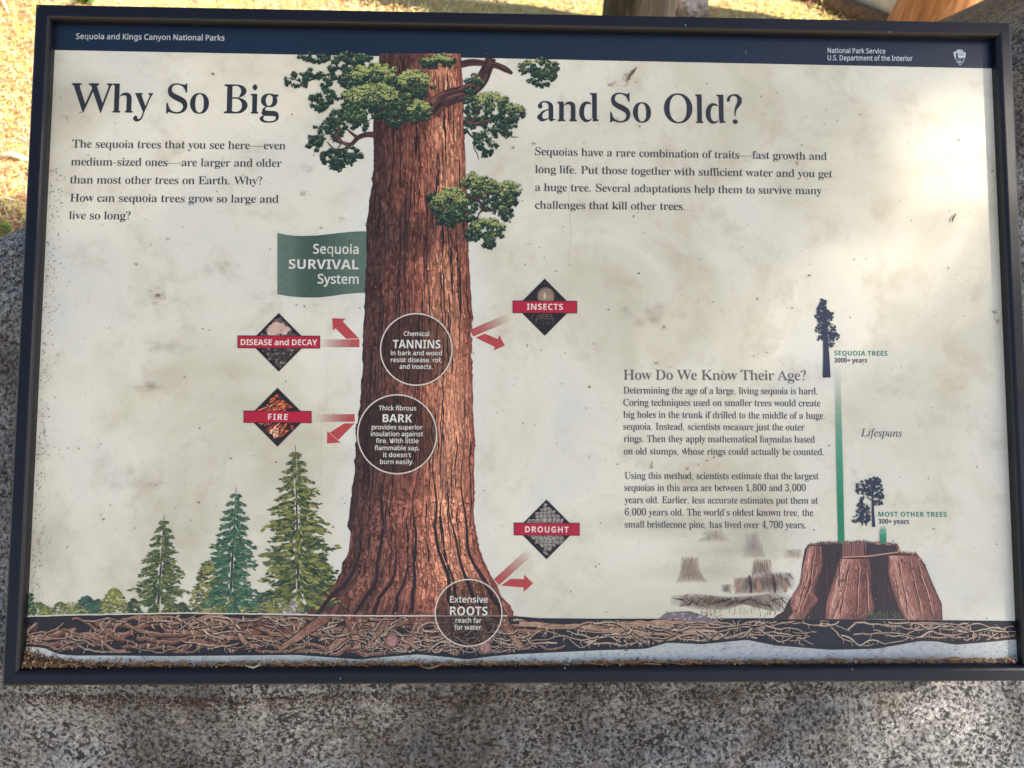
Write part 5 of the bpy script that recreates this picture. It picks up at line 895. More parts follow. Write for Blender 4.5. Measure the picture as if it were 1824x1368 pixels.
# ---- evergreens, bushes and ferns drawn along the ground line
def needle_branch(a, x0, y0, x1, y1, wd, cd, cl, n=7):
    for k in range(n):
        t = U(.15, 1.0); bx, by = x0 + (x1 - x0) * t, y0 + (y1 - y0) * t + U(-1, 1) * wd * .2
        ln = wd * U(.6, 1.2) * (1.15 - .5 * t); ang = math.atan2(y1 - y0, x1 - x0) + U(-.75, .75)
        ex, ey = bx + math.cos(ang) * ln, by + math.sin(ang) * ln * .8
        c = mixc(cd, cl, U(0, 1) ** 1.7)
        a.ribbon([(bx, by), ((bx + ex) / 2, (by + ey) / 2 - .5), (ex, ey)], [wd * .18, wd * .26, .3], jit(c, .2))
def conifer(ax, ay, bx, by, hw, lower, cd, cl, tiers, trunk_w, shape=.75):
    a = Art(.10 + U(0, .02), .00016, 6000)
    a.ribbon([(ax, ay), ((ax + bx) / 2, (ay + by) / 2), (bx, by)], [.8, trunk_w * .55, trunk_w], C(58, 44, 44))
    for k in range(tiers):
        t = (k + .6) / tiers; y = ay + 8 + (lower - ay - 8) * t; x = ax + (bx - ax) * t
        w = hw * (min(1, t * 1.25)) ** shape * U(.78, 1.12)
        for sd in (-1, 1):
            w2 = w * U(.72, 1.1)
            for m in range(3):
                f = (.45, .75, 1.0)[m]; dr = w2 * f * U(.05, .34) + 2
                needle_branch(a, x, y - 3, x + sd * w2 * f, y + dr - 3, 4.5 + w2 * .20, mixc(cd, C(26, 34, 36), .35 if m == 0 else 0), mixc(cd, cl, .35 + .3 * m), 20)
        for m in range(3): needle_branch(a, x + U(-4, 4), y, x + U(-w * .6, w * .6), y + w * .3 + 4, 5 + w * .16, cd, cl, 18)
    return a.build('drawn_conifer', M_INK, panel)
def bush(x, y, hw, hgt, cd, cl, n, rr=(1.6, 4), name='drawn_bush', peak=1.0):
    a = Art(.16, .00010, 2600)
    pts = []
    for _ in range(n):
        t = U(0, 1); yy = y - hgt * t; w = hw * (1 - t ** peak) ** .7 + 1.5; pts.append((x + U(-w, w), yy))
    pts.sort(key=lambda q: -q[1] + U(-8, 8), reverse=True)
    for (px, py) in pts:
        v = U(0, 1) ** 1.5; r = U(*rr)
        a.ribbon([(px - r * 1.3, py + U(-1.5, 1.5)), (px, py - r * .3), (px + r * 1.3, py + U(-1.5, 1.5))], [.3, r * 1.1, .3], jit(mixc(cd, cl, v), .22))
    return a.build(name, M_INK, panel)
def fern(x, y, w, hgt, n):
    a = Art(.24, .00004, 600)
    for k in range(n):
        ang = math.pi * (.08 + .84 * k / (n - 1)); ex = x + math.cos(ang) * w; top = y - math.sin(ang) * hgt - hgt * .15
        Q = []
        for i in range(9):
            t = i / 8; Q.append((x + (ex - x) * t, y + (top - y) * math.sin(t * 1.9) + (0 if t < .6 else (t - .6) * hgt * .6)))
        c = mixc(C(96, 108, 60), C(176, 168, 92), U(0, 1))
        a.ribbon(Q, [1.2] * 9, jit(c, .15))
        for i in range(1, 9):
            qx, qy = Q[i]
            for sd in (-1, 1): a.ribbon([(qx, qy), (qx + sd * 2.2, qy - 3.2 + i * .15)], [1.3, .4], jit(c, .2))
    return a.build('drawn_fern', M_INK, panel)
CD = C(42, 62, 50); CT = C(44, 80, 66)
bush(154, 1093, 26, 30, C(44, 66, 58), C(78, 110, 92), 240); bush(470, 1092, 33, 36, C(48, 62, 58), C(84, 100, 92), 260); bush(521, 1092, 16, 22, C(120, 106, 112), C(168, 148, 152), 60)
bush(72, 1096, 22, 22, C(60, 84, 50), C(132, 142, 74), 150, (1.2, 3)); bush(56, 1096, 8, 38, C(40, 76, 52), C(80, 120, 70), 90, (1.2, 3), peak=.8)
bush(238, 1092, 13, 24, C(44, 58, 48), C(84, 100, 64), 110); bush(325, 1092, 14, 17, C(44, 58, 46), C(96, 110, 64), 80); bush(300, 1092, 11, 14, C(60, 72, 40), C(150, 150, 70), 70)
bush(560, 1092, 22, 20, C(40, 56, 48), C(84, 104, 70), 120)
conifer(421, 868, 409, 1091, 52, 1076, CT, C(108, 138, 96), 15, 5, .62)
conifer(293, 916, 281, 1092, 50, 1078, C(46, 68, 52), C(142, 148, 84), 12, 4.5, .7)
conifer(526, 793, 533, 1092, 70, 1066, C(40, 64, 46), C(160, 156, 80), 18, 5.5, .55)
conifer(574, 974, 579, 1080, 27, 1066, C(36, 54, 46), C(96, 114, 72), 9, 3.5, .75)
bush(371, 1091, 34, 90, C(58, 70, 44), C(166, 156, 88), 460, (1.8, 4.2), peak=1.25); bush(424, 1092, 20, 48, C(78, 92, 48), C(178, 172, 88), 230, (1.5, 3.4), peak=1.2)
bush(204, 1092, 25, 43, C(84, 92, 48), C(176, 170, 92), 250, (1.6, 3.6), peak=1.4)
for k in range(9): bush(U(70, 560), 1093, U(12, 24), U(12, 26), jit(C(48, 64, 48), .2), jit(C(128, 138, 78), .2), 110, (1.3, 3.2))
fern(130, 1093, 26, 18, 7); fern(488, 1093, 40, 22, 9); fern(85, 1096, 14, 14, 5)

# ---- the cut through the ground: soil, roots and bedrock
TOP = [(40, 1098), (150, 1095), (333, 1092), (480, 1094), (640, 1097), (912, 1097), (960, 1101), (1060, 1102), (1170, 1102), (1390, 1101), (1600, 1104), (1820, 1106)]
BOT = [(40, 1149), (75, 1152), (88, 1155), (100, 1163), (130, 1166), (200, 1166), (300, 1167), (530, 1165), (600, 1170), (640, 1173), (680, 1169), (745, 1164), (800, 1169), (832, 1173), (870, 1168), (912, 1164), (1060, 1157), (1150, 1154), (1190, 1143), (1250, 1146), (1330, 1138), (1380, 1148), (1480, 1156), (1560, 1154), (1640, 1140), (1670, 1141), (1700, 1147), (1760, 1142), (1820, 1136)]
so_ = Art(.05, .00006, 30)
def band(a, xs, t, b, cf):
    a.up(); pts = []; cc = []
    for x in xs:
        for y in (t(x), b(x)): pts.append(a.pt(x, y)); cc.append(cf(x))
    a.add(pts, cc, [(2 * i, 2 * i + 1, 2 * i + 3, 2 * i + 2) for i in range(len(xs) - 1)])
xs = [36 + i * 12 for i in range(149)]
band(so_, xs, lambda x: lerp(TOP, x), lambda x: 1205, lambda x: mixc(C(42, 36, 38), C(34, 32, 40), min(1, x / 1400)))
so_.build('drawn_soil', M_INK, panel)
ro = Art(.14, .00026, 4200)
def root(x, y, ln, w, c, dirx=1, amp=1.0, hair=.5, ang=0.0, depth=0):
    n = max(5, int(ln / 8)); Q = []; hx, hy = x, y; a = ang
    for i in range(n + 1):
        Q.append((hx, hy)); a += U(-.45, .45) * amp; a *= .82
        hx += dirx * math.cos(a) * ln / n; hy += math.sin(a) * ln / n
        lo, hi = lerp(TOP, hx) + 5, lerp(BOT, hx) - 4
        if hy < lo: hy = lo + U(0, 2); a = abs(a) * .5
        if hy > hi: hy = hi - U(0, 2); a = -abs(a) * .5
        if not 44 < hx < 1812: break
    if len(Q) < 3: return
    m = len(Q); Wd = [max(.7, w * (1 - .65 * i / m) * U(.85, 1.15)) for i in range(m)]
    ro.ribbon([(q[0], q[1] + .9) for q in Q], [v + 2.4 for v in Wd], C(32, 24, 26))
    ro.ribbon(Q, Wd, [jit(c, .12) for _ in Q])
    if w > 3.5:
        ro.ribbon([(q[0], q[1] - v * .26) for q, v in zip(Q, Wd)], [v * .34 for v in Wd], jit(mixc(c, C(206, 160, 136), .45), .1))
        for _ in range(int(ln / 5)):
            i = rng.randrange(m); ro.blob(Q[i][0] + U(-4, 4), Q[i][1] + U(-.4, .4) * Wd[i], U(.5, 1.3), jit(mixc(c, C(60, 36, 32), U(0, .7)), .2), 5)
    for i in range(1, m - 1):
        if U(0, 1) < hair * .55 and depth < 2:
            qx, qy = Q[i]; l = U(5, 18); aa = U(.5, 1.6) * (1 if U(0, 1) < .75 else -1)
            H = [(qx, qy), (qx + l * .3 * U(-1, 1), qy + l * .5 * math.copysign(1, aa)), (qx + l * .5 * U(-1, 1), qy + l * math.copysign(1, aa) * .9)]
            hi = lerp(BOT, qx) - 2; lo = lerp(TOP, qx) + 3
            H = [(px, min(hi, max(lo, py))) for px, py in H]
            ro.ribbon(H, [max(.8, w * .3), max(.7, w * .2), .4], jit(mixc(c, C(214, 188, 160), .55), .15))
RT = C(122, 86, 68); RP = C(164, 130, 108); RC = C(202, 182, 160)
for k in range(17): root(U(46, 860), U(1108, 1126), U(220, 480), U(9, 17), jit(RT, .16), 1 if k % 2 else -1, .85, .4)
for k in range(24): root(U(46, 900), U(1118, 1160), U(80, 240), U(4.5, 9.5), jit(mixc(RT, RP, U(0, 1)), .15), 1 if k % 2 else -1, 1.3, .5)
for k in range(52): root(U(46, 930), U(1104, 1160), U(30, 120), U(1.6, 4.2), jit(mixc(RP, RC, U(0, 1)), .14), 1 if k % 2 else -1, 1.2, .45, U(-.9, .9))
for k in range(5): root(U(905, 1150), U(1110, 1122), U(180, 320), U(7, 12), jit(RP, .1), 1, .5, .5)
for k in range(13): root(U(912, 1780), U(1108, 1146), U(140, 320), U(3, 6), jit(mixc(RP, RC, U(0, .7)), .1), 1, .7, .6)
for k in range(40): root(U(912, 1800), U(1106, 1146), U(40, 160), U(1.6, 3.4), jit(mixc(RP, RC, U(.4, 1)), .1), 1 if k % 3 else -1, 1.1, .4, U(-.8, .8))
# buttress roots under the trunk
for (x0, x1, w) in ((585, 500, 20), (650, 590, 24), (700, 655, 22), (760, 720, 26), (790, 800, 26), (850, 870, 24), (890, 930, 20), (620, 640, 18), (735, 770, 18)):
    Q = [(x0 + (x1 - x0) * i / 8 + U(-2, 2), 1094 + 60 * (i / 8) ** .9) for i in range(9)]
    ro.ribbon(Q, [w * (1 - .55 * i / 8) + 3 for i in range(9)], C(40, 28, 28)); ro.ribbon(Q, [w * (1 - .6 * i / 8) for i in range(9)], [jit(mixc(C(112, 66, 56), RP, i / 8), .12) for i in range(9)])
    for _ in range(40):
        i = rng.randrange(9); ro.blob(Q[i][0] + U(-.4, .4) * w * .7, Q[i][1] + U(-4, 4), U(.8, 2.4), jit(mixc(C(96, 56, 48), C(198, 146, 122), U(0, 1)), .15), 6)
for k in range(60): root(U(600, 930), U(1118, 1160), U(18, 60), U(1.6, 4), jit(mixc(RP, RC, U(0, 1)), .14), 1 if k % 2 else -1, 1.4, .4, U(-1.2, 1.2))
for cx, cy, r in ((698, 1141, 11.5), (864, 1153, 11)):
    ro.disc(cx, cy, r + 1.3, C(66, 44, 42), 22); ro.disc(cx, cy, r, C(176, 134, 124), 22, C(150, 104, 96))
    for k in range(26): ro.blob(cx + U(-7, 7), cy + U(-7, 7), U(.6, 1.8), jit(mixc(C(196, 160, 148), C(128, 84, 80), U(0, 1)), .1), 5)
ro.build('drawn_roots', M_INK, panel)
bd = Art(.42, .00010, 900)
band(bd, xs, lambda x: lerp(BOT, x) - 2.2, lambda x: lerp(BOT, x) + 6, lambda x: C(40, 36, 40))
band(bd, xs, lambda x: lerp(BOT, x) + 1.5, lambda x: 1206, lambda x: mixc(C(196, 196, 186), C(180, 182, 180), min(1, max(0, (x - 800) / 500))))
for _ in range(620):
    x = U(900, 1805) if U(0, 1) < .8 else U(50, 900); y = U(lerp(BOT, x) + 4, 1186)
    bd.ribbon([(x, y), (x + U(-4, 4), y + U(-2, 3)), (x + U(-6, 6), y + U(-3, 5))], [.4, U(.6, 2.4), .4], jit(C(128, 130, 144) if U(0, 1) < .75 else C(196, 202, 206), .16))
bd.build('drawn_bedrock', M_INK, panel)
gl = Art(.54); gl.ribbon([(44 + i * 10, lerp(TOP, 44 + i * 10) - .3 + U(-.3, .3)) for i in range(87)], 2.4, C(206, 200, 184)); gl.build('ground_line', M_INK, panel)

# ---- stump picture with faded stumps behind it
def Z8(x, y): return (1060 + x / 2.387, 880 + y / 2.387)
def tabz(pts): return sorted([(Z8(*p)[1], Z8(*p)[0]) for p in pts])
fs = Art(.03, .00010, 900)
def faded(Q, c, n=30):
    Q = [Z8(*q) for q in Q]; mx, my = sum(q[0] for q in Q) / len(Q), sum(q[1] for q in Q) / len(Q)
    for k in (1.0, .86): fs.poly_fan([(mx + (q[0] - mx) * k, my + (q[1] - my) * k) for q in Q], (mx, my), (*c[:3], c[3] * .55), (*c[:3], c[3] * .15))
    x0, x1 = min(q[0] for q in Q), max(q[0] for q in Q); y0, y1 = min(q[1] for q in Q), max(q[1] for q in Q)
    for _ in range(n):
        x, y = U(x0, x1), U(y0, y1); y2 = y + U(5, 16); x2 = x + (x - (x0 + x1) / 2) * .15
        if inside((x, y), Q) and inside((x2, y2), Q): fs.ribbon([(x, y), (x2, y2)], [U(.6, 2), .5], jit((*c[:3], c[3]), .35)[:3] + (c[3] * .9,))
for (x, y, w, hh, al) in ((330, 130, 420, 90, .22), (560, 240, 300, 60, .18), (700, 170, 260, 120, .2), (480, 330, 330, 60, .18)):  # hazy meadow
    X, Y = Z8(x, y); fs.poly_fan([(X + math.cos(6.283 * i / 20) * w / 2.4, Y + math.sin(6.283 * i / 20) * hh / 2.4) for i in range(20)], (X, Y), C(150, 152, 138, al), C(170, 172, 160, 0))
faded([(470, 150), (540, 150), (560, 180), (585, 205), (425, 205), (455, 185)], C(170, 150, 142, .45)); faded([(640, 170), (690, 160), (705, 200), (728, 275), (625, 270)], C(158, 142, 142, .5)); faded([(800, 232), (880, 232), (884, 275), (800, 275)], C(168, 150, 138, .45))
faded([(366, 268), (380, 264), (438, 268), (446, 320), (462, 350), (482, 378), (425, 374), (338, 380), (358, 345)], C(160, 136, 122, .85), 120)
faded([(672, 276), (745, 274), (752, 320), (765, 350), (660, 352), (664, 320)], C(150, 124, 114, .7), 90); faded([(535, 385), (580, 380), (582, 425), (536, 415)], C(120, 100, 92, .6))
faded([(590, 356), (660, 350), (760, 332), (835, 332), (852, 360), (845, 400), (790, 420), (700, 425), (596, 428), (582, 395)], C(120, 92, 86, .92), 160)
for x in (655, 755): fs.ribbon([Z8(x, 345), Z8(x + 6, 380), Z8(x + 10, 420)], [3, 6, 3], C(72, 52, 52, .9))
for x in (600, 690, 800): fs.ribbon([Z8(x, 362), Z8(x + 6, 390), Z8(x + 10, 418)], [4, 9, 5], C(176, 138, 122, .8))
faded([(320, 432), (420, 422), (560, 436), (690, 428), (800, 412), (835, 440), (820, 500), (760, 502), (640, 470), (540, 496), (420, 490), (322, 470)], C(110, 84, 74, .88), 300)
for k in range(16): fs.ribbon([Z8(330 + k * 28, 440 + U(0, 40)), Z8(380 + k * 28, 440 + U(0, 40))], [.8, U(1.5, 4)], C(66, 48, 44, .7))
for k in range(60): 
    x = U(440, 800); y = U(470, 525); X, Y = Z8(x, y); fs.ribbon([(X, Y), (X + U(-2, 2), Y - U(4, 14))], [1.4, .4], jit(C(110, 122, 84, .9) if U(0, 1) < .6 else C(172, 130, 92, .8), .2))
fs.poly_fan([Z8(*q) for q in [(268, 532), (300, 506), (345, 500), (405, 498), (470, 520), (530, 545), (575, 566), (420, 540)]], Z8(400, 525), C(120, 106, 112, 1))
for _ in range(110):
    X, Y = Z8(U(300, 540), U(502, 540)); fs.blob(X, Y, U(.6, 1.7), jit(C(176, 170, 176) if U(0, 1) < .5 else C(70, 54, 60), .15), 5)
fs.build('stump_field_picture', M_VEIL, panel)
st = Art(.16, .00020, 2600)
OUT = [(755, 532), (772, 515), (800, 500), (822, 455), (845, 425), (872, 380), (880, 300), (892, 235), (905, 216), (960, 205), (1050, 203), (1130, 200), (1200, 205), (1282, 212), (1294, 228), (1296, 248), (1362, 250), (1385, 275), (1402, 300), (1420, 345), (1440, 392), (1462, 440), (1472, 500), (1478, 533), (1100, 531)]
st.poly([Z8(*q) for q in OUT], C(58, 44, 45))
for k in range(420):                               # dark brown streaks in the hollows
    x = U(780, 1470); y = U(215, 520); X, Y = Z8(x, y); l = U(6, 26)
    if inside((X, Y), [Z8(*q) for q in OUT]) and inside((X, Y + l), [Z8(*q) for q in OUT]): st.ribbon([(X, Y), (X + U(-1.5, 1.5), Y + l * .5), (X + U(-2, 2), Y + l)], [.4, U(.8, 2.4), .4], jit(C(84, 60, 56) if U(0, 1) < .45 else C(38, 30, 34), .25))
SD, SMm, SL = C(104, 66, 62), C(190, 128, 112), C(232, 178, 160)
def face(Lp, Rp, n, k=1.0):
    Lt, Rt = tabz(Lp), tabz(Rp); y0 = max(Lt[0][0], Rt[0][0]); y1 = min(Lt[-1][0], Rt[-1][0])
    def shd(s, y):
        v = .5 + .32 * math.sin(s * 5 + 1) + .22 * noise.noise(Vector((s * 4, y * .05, k * 7))); v *= sm(0, .12, s) * sm(1.02, .9, s) * .8 + .2
        v = min(1, max(0, v)); return mixc(SD, SMm, v * 2) if v < .5 else mixc(SMm, SL, v * 2 - 1)
    painted(st, lambda y: lerp(Lt, y), lambda y: lerp(Rt, y), y0, y1, shd, n, (.8, 2.6), (8, 40), 10, 20, C(70, 44, 44), .28, .5, 1.25)
face([(905, 222), (885, 300), (870, 385), (838, 430), (828, 470), (845, 500), (818, 531)], [(962, 222), (966, 300), (940, 370), (925, 420), (950, 450), (905, 500), (888, 531)], 220, 1)
face([(1040, 276), (1026, 330), (1012, 370), (985, 450), (978, 531)], [(1162, 276), (1170, 330), (1166, 380), (1182, 450), (1186, 500), (1140, 531)], 360, 2)
face([(1248, 262), (1245, 330), (1262, 400), (1288, 480), (1318, 533)], [(1358, 252), (1398, 300), (1436, 392), (1468, 460), (1476, 533)], 380, 3)
st.poly([Z8(*q) for q in [(1050, 212), (1140, 205), (1142, 262), (1050, 268)]], C(122, 82, 76)); st.poly([Z8(*q) for q in [(1158, 212), (1282, 216), (1288, 244), (1215, 258), (1158, 262)]], C(58, 46, 54))
for (xa, ya, xb, yb) in ((930, 240, 905, 420), (948, 300, 870, 500), (905, 330, 850, 520), (1080, 290, 1040, 520), (1120, 290, 1110, 525), (1060, 400, 1010, 528), (1150, 330, 1160, 500), (1290, 270, 1330, 520), (1330, 262, 1390, 525), (1365, 280, 1440, 525), (1270, 340, 1300, 470)):
    Q = [Z8(xa + (xb - xa) * i / 8 + U(-3, 3), ya + (yb - ya) * i / 8) for i in range(9)]
    st.ribbon(Q, [.4] + [U(.8, 2.6) for _ in range(7)] + [.4], C(78, 48, 46)); st.ribbon([(x + 2.2, y) for x, y in Q], [.3] + [U(.6, 1.8) for _ in range(7)] + [.3], C(214, 154, 134))
for k in range(150):                               # chipped, splintered texture
    x = U(840, 1460); y = U(270, 525); X, Y = Z8(x, y)
    if inside((X, Y), [Z8(*q) for q in OUT]) and not (970 < x < 1030 or 1172 < x < 1262): st.blob(X, Y, U(.6, 2.2), jit(C(150, 96, 84) if U(0, 1) < .4 else C(92, 58, 54), .2), 6, .5, .8, 1.6)
for k in range(26): st.ribbon([Z8(1050 + k * 4, 208), Z8(1050 + k * 4 + U(-3, 3), 262)], [U(.5, 1.4), .5], jit(C(160, 112, 100) if k % 2 else C(74, 50, 50), .2))
st.ribbon([Z8(905, 217), Z8(1000, 206), Z8(1130, 203), Z8(1280, 214)], 2.0, C(126, 108, 110)); st.ribbon([Z8(1050, 268), Z8(1160, 264), Z8(1290, 246), Z8(1360, 252)], 2.2, C(196, 140, 120))
for k in range(12): st.ribbon([Z8(975 + k * 6, 240 + U(0, 60)), Z8(975 + k * 6 + U(-8, 8), 330 + U(0, 130))], [.5, 1.6, ][0:2], jit(C(74, 54, 54), .3))
for k in range(150):
    x = U(1150, 1312) if k % 2 else U(770, 1480); y = U(505, 533); X, Y = Z8(x, y); st.ribbon([(X, Y), (X + U(-2, 2), Y - U(2, 9 if k % 2 else 4))], [1.3, .3], jit(C(86, 100, 74), .3))
rim_line = [(905, 216), (960, 205), (1050, 203), (1130, 200), (1200, 205), (1282, 212), (1296, 248), (1362, 250), (1402, 300)]
for k in range(70):                                # splintered edge
    i = rng.randrange(len(rim_line) - 1); f = U(0, 1); x = rim_line[i][0] + (rim_line[i + 1][0] - rim_line[i][0]) * f; y = rim_line[i][1] + (rim_line[i + 1][1] - rim_line[i][1]) * f
    X, Y = Z8(x, y); st.ribbon([(X, Y + 4), (X + U(-1, 1), Y), (X + U(-1.5, 1.5), Y - U(.5, 3.2))], [U(1.5, 4), U(1, 3), .3], jit(C(92, 66, 60) if U(0, 1) < .6 else C(176, 122, 102), .25))
st.build('stump_picture', M_INK, panel)

# ---- lifespan bars and tree silhouettes
def lifebar(Q0, Q1, w, top):
    a = Art(.40, .00002, 6)
    a.ribbon([(Q0[0] + (Q1[0] - Q0[0]) * i / 24, Q0[1] + (Q1[1] - Q0[1]) * i / 24) for i in range(25)], w, [C(150 - 122 * min(1, i / 19), 190 - 62 * min(1, i / 19), 172 - 80 * min(1, i / 19), min(1, .0 + i / top)) for i in range(25)])
    a.build('lifespan_bar', M_VEIL, panel)
lifebar((1491.4, 652), (1498.4, 966), 11.2, 12.0); lifebar((1572.4, 936), (1572.8, 967), 11.2, 9.0)
def sil(parts, trunk):
    a = Art(.44, .00008, 900); c = C(34, 42, 68)
    for Q, W in trunk: a.ribbon([Z7(*q) for q in Q], [w / 2.387 for w in W], c)
    for (x, y, rx, ry, n) in parts:
        X, Y = Z7(x, y)
        for _ in range(n):
            t = U(0, 6.283); r = math.sqrt(U(0, 1)); a.blob(X + math.cos(t) * r * rx / 2.387, Y + math.sin(t) * r * ry / 2.387, U(.9, 2.3), c, 6, .45)
    a.build('tree_silhouette', M_INK, panel)
sil([(968, 92, 14, 14, 30), (966, 122, 24, 22, 60), (955, 150, 22, 18, 40), (990, 148, 28, 22, 60), (972, 175, 30, 26, 80), (955, 208, 20, 16, 30), (995, 205, 28, 24, 60), (985, 235, 38, 16, 50), (1018, 238, 22, 18, 34), (958, 245, 12, 10, 14), (1000, 262, 16, 18, 24), (1005, 275, 7, 8, 8)],
    [([(984, 412), (983, 330), (980, 262), (975, 180), (968, 90)], [33, 26, 21, 14, 5])])
sil([(1185, 852, 30, 18, 60), (1150, 872, 40, 22, 70), (1140, 895, 34, 16, 50), (1195, 885, 28, 26, 60), (1208, 915, 18, 16, 34), (1200, 945, 20, 12, 26), (1170, 905, 14, 12, 20),
     (1132, 930, 10, 16, 16), (1130, 955, 18, 12, 26), (1130, 980, 26, 12, 36), (1132, 1005, 34, 12, 44), (1130, 1022, 38, 8, 36), (1156, 975, 10, 20, 20), (1160, 1010, 12, 16, 22)],
    [([(1184, 1047), (1181, 990), (1179, 930), (1182, 870)], [14, 10, 8, 5]), ([(1136, 1042), (1134, 1000), (1131, 918)], [5, 5, 3]), ([(1152, 1042), (1154, 990)], [6, 5]), ([(1181, 935), (1160, 925), (1150, 900)], [5, 4, 3]), ([(1180, 925), (1200, 915)], [4, 3])])

# ---- round callouts over the trunk
def callout(cx, cy, r, lines):
    a = Art(.80, .00003, 6); a.disc(cx, cy, r, C(56, 44, 38, .46)); o = a.build('callout_disc', M_VEIL, panel)
    a = Art(.86); a.ring(cx, cy, r, 2.3, C(206, 198, 188)); a.build('callout_ring', M_INK, panel)
    a = Art(.88)
    for l in lines: text(a, *l)
    a.build('callout_text', M_INK, panel)
def c4(f, s, x0, x1, y, em): return (f, s, *Z4(x0, y), *Z4(x1, y + 1), em, CR)
def c6(f, s, x0, x1, y, em): return (f, s, *Z6(x0, y), *Z6(x1, y + 1), em, CR)
callout(741.7, 622.6, 63.6, [c4('R', "Chemical", 910, 1032, 532, 10.9), c4('B', "TANNINS", 858, 1085, 591, 20.8), c4('R', "in bark and wood", 848, 1093, 624, 10.9), c4('R', "resist disease, rot,", 848, 1093, 657, 10.9), c4('R', "and insects.", 890, 1048, 689, 10.9)])
callout(707.6, 773.6, 70.2, [c4('R', "Thick fibrous", 790, 970, 887, 10.9), c4('B', "BARK", 809, 950, 944, 20), c4('R', "provides superior", 757, 1000, 978, 10.9), c4('R', "insulation against", 753, 1002, 1010, 10.9), c4('R', "fire. With little", 777, 980, 1043, 10.9), c4('R', "flammable sap,", 771, 985, 1077, 10.9), c4('R', "it doesn't", 812, 945, 1110, 10.9), c4('R', "burn easily.", 797, 957, 1143, 10.9)])
callout(834.7, 1091.2, 59.3, [c6('R', "Extensive", 982, 1202, 888, 15.6), c6('B', "ROOTS", 982, 1200, 962, 21.6), c6('R', "reach far", 1015, 1165, 1005, 11.6), c6('R', "for water.", 1007, 1172, 1045, 11.6)])

# ---- grime: specks and smeared stains on top of everything
gr = Art(.95, .00006, 2000)
for _ in range(620):
    x, y = U(60, 1790), U(95, 1165); r = abs(rng.gauss(0, .75)) + .45
    gr.blob(x, y, r, C(112, 92, 70, U(.25, .75)), 6, .5, U(.7, 1.8), U(.7, 1.4))
for _ in range(520):                               # grime gathered along the left and right edges
    y = U(300, 1080); x = P and (96 - (y - 90) * .0462 + abs(rng.gauss(0, 14)) + 4)
    gr.blob(x, y, U(.5, 1.7), C(108, 90, 70, U(.2, .6)), 6, .5)
for (sx, sy, w, hh, n, al) in ((282, 527, 20, 14, 26, .22), (120, 210, 8, 8, 14, .25), (1120, 138, 14, 16, 16, .3), (1085, 152, 18, 6, 16, .3), (1100, 215, 8, 22, 12, .12), (1418, 290, 10, 9, 16, .22), (1770, 556, 10, 8, 22, .3), (1776, 574, 6, 12, 18, .3), (1767, 306, 7, 6, 14, .3),
                           (1160, 830, 7, 12, 18, .3), (1168, 648, 10, 6, 18, .25), (1182, 582, 9, 9, 16, .28), (70, 965, 4, 12, 18, .4), (80, 770, 4, 14, 22, .3), (1165, 570, 60, 40, 14, .10), (540, 345, 14, 12, 18, .14), (652, 400, 8, 8, 12, .3), (610, 390, 14, 6, 12, .16), (545, 300, 30, 20, 18, .05), (270, 690, 60, 30, 12, .08), (250, 860, 70, 40, 12, .07), (400, 480, 40, 40, 10, .07), (300, 620, 60, 30, 12, .08), (1010, 560, 14, 6, 10, .12), (945, 435, 14, 6, 8, .1)):
    for _ in range(n):
        t = U(0, 6.283); r = abs(rng.gauss(0, .5)); x, y = sx + math.cos(t) * w * r, sy + math.sin(t) * hh * r
        gr.poly_fan([(x + math.cos(6.283 * i / 9) * w * .3 * U(.5, 1.3), y + math.sin(6.283 * i / 9) * hh * .3 * U(.5, 1.3)) for i in range(9)], (x, y), C(126, 100, 76, al), C(140, 118, 94, 0))
gr.ribbon([(1118, 140), (1126, 130), (1134, 121)], [1, 6, 1.5], C(98, 76, 60, .85)); gr.ribbon([(1112, 145), (1122, 141)], [1, 3], C(98, 76, 60, .7))
for pts in ([(1082, 118), (1086, 132), (1080, 150)], [(1018, 300), (1012, 360), (1018, 420), (1012, 470)],):
    gr.ribbon(pts, .9, C(120, 104, 86, .25))
o = gr.build('grime', M_VEIL, panel); o['kind'] = 'stuff'

# ---------------------------------------------------------------- litter on the sign and the rock
def flake(a, p, r, c, thick=.5):                  # small irregular crumb (a squashed tetra-ish chip)
    ax = Vector((U(-1, 1), U(-1, 1), U(-.3, .3))).normalized(); bx = ax.cross(Vector((U(-.4, .4), U(-.4, .4), 1))).normalized(); cx = ax.cross(bx)
    q = [p + ax * r, p - ax * r * .4 + bx * r * U(.3, .7), p - ax * r * .5 - bx * r * U(.3, .7), p + cx * r * thick, p - cx * r * thick]
    a.add([tuple(v) for v in q], c, [(0, 1, 3), (1, 2, 3), (2, 0, 3), (1, 0, 4), (2, 1, 4), (0, 2, 4)])
li = Mesh()
for k in range(7200):
    px = U(44, 1806) if k > 2600 else 44 + abs(rng.gauss(0, 55))
    if px > 1806: continue
    base = lerp([(40, 1186), (912, 1184), (1806, 1176)], px)
    pile = lerp([(40, 34), (75, 26), (110, 13), (160, 11), (300, 10), (640, 9), (912, 9), (1000, 7), (1030, 9), (1400, 5), (1770, 5), (1806, 10)], px) * (.75 + .5 * noise.noise(Vector((px * .02, 3, 0))) + .25)
    hgt = abs(rng.gauss(0, .42)); py = base - pile * min(1.25, hgt)
    u, v = P(px, py); z = FACE + .0012 + .006 * max(0, 1 - hgt) * U(.1, 1)
    c = jit(rng.choice([C(92, 62, 42), C(112, 78, 52), C(74, 50, 36), C(130, 96, 66), C(62, 44, 36), C(150, 118, 84)]), .25)
    r = U(.0005, .0014)
    if U(0, 1) < .05: c = jit(C(190, 168, 132), .15); r *= 1.5
    flake(li, Vector((u, v, z)), r, c)
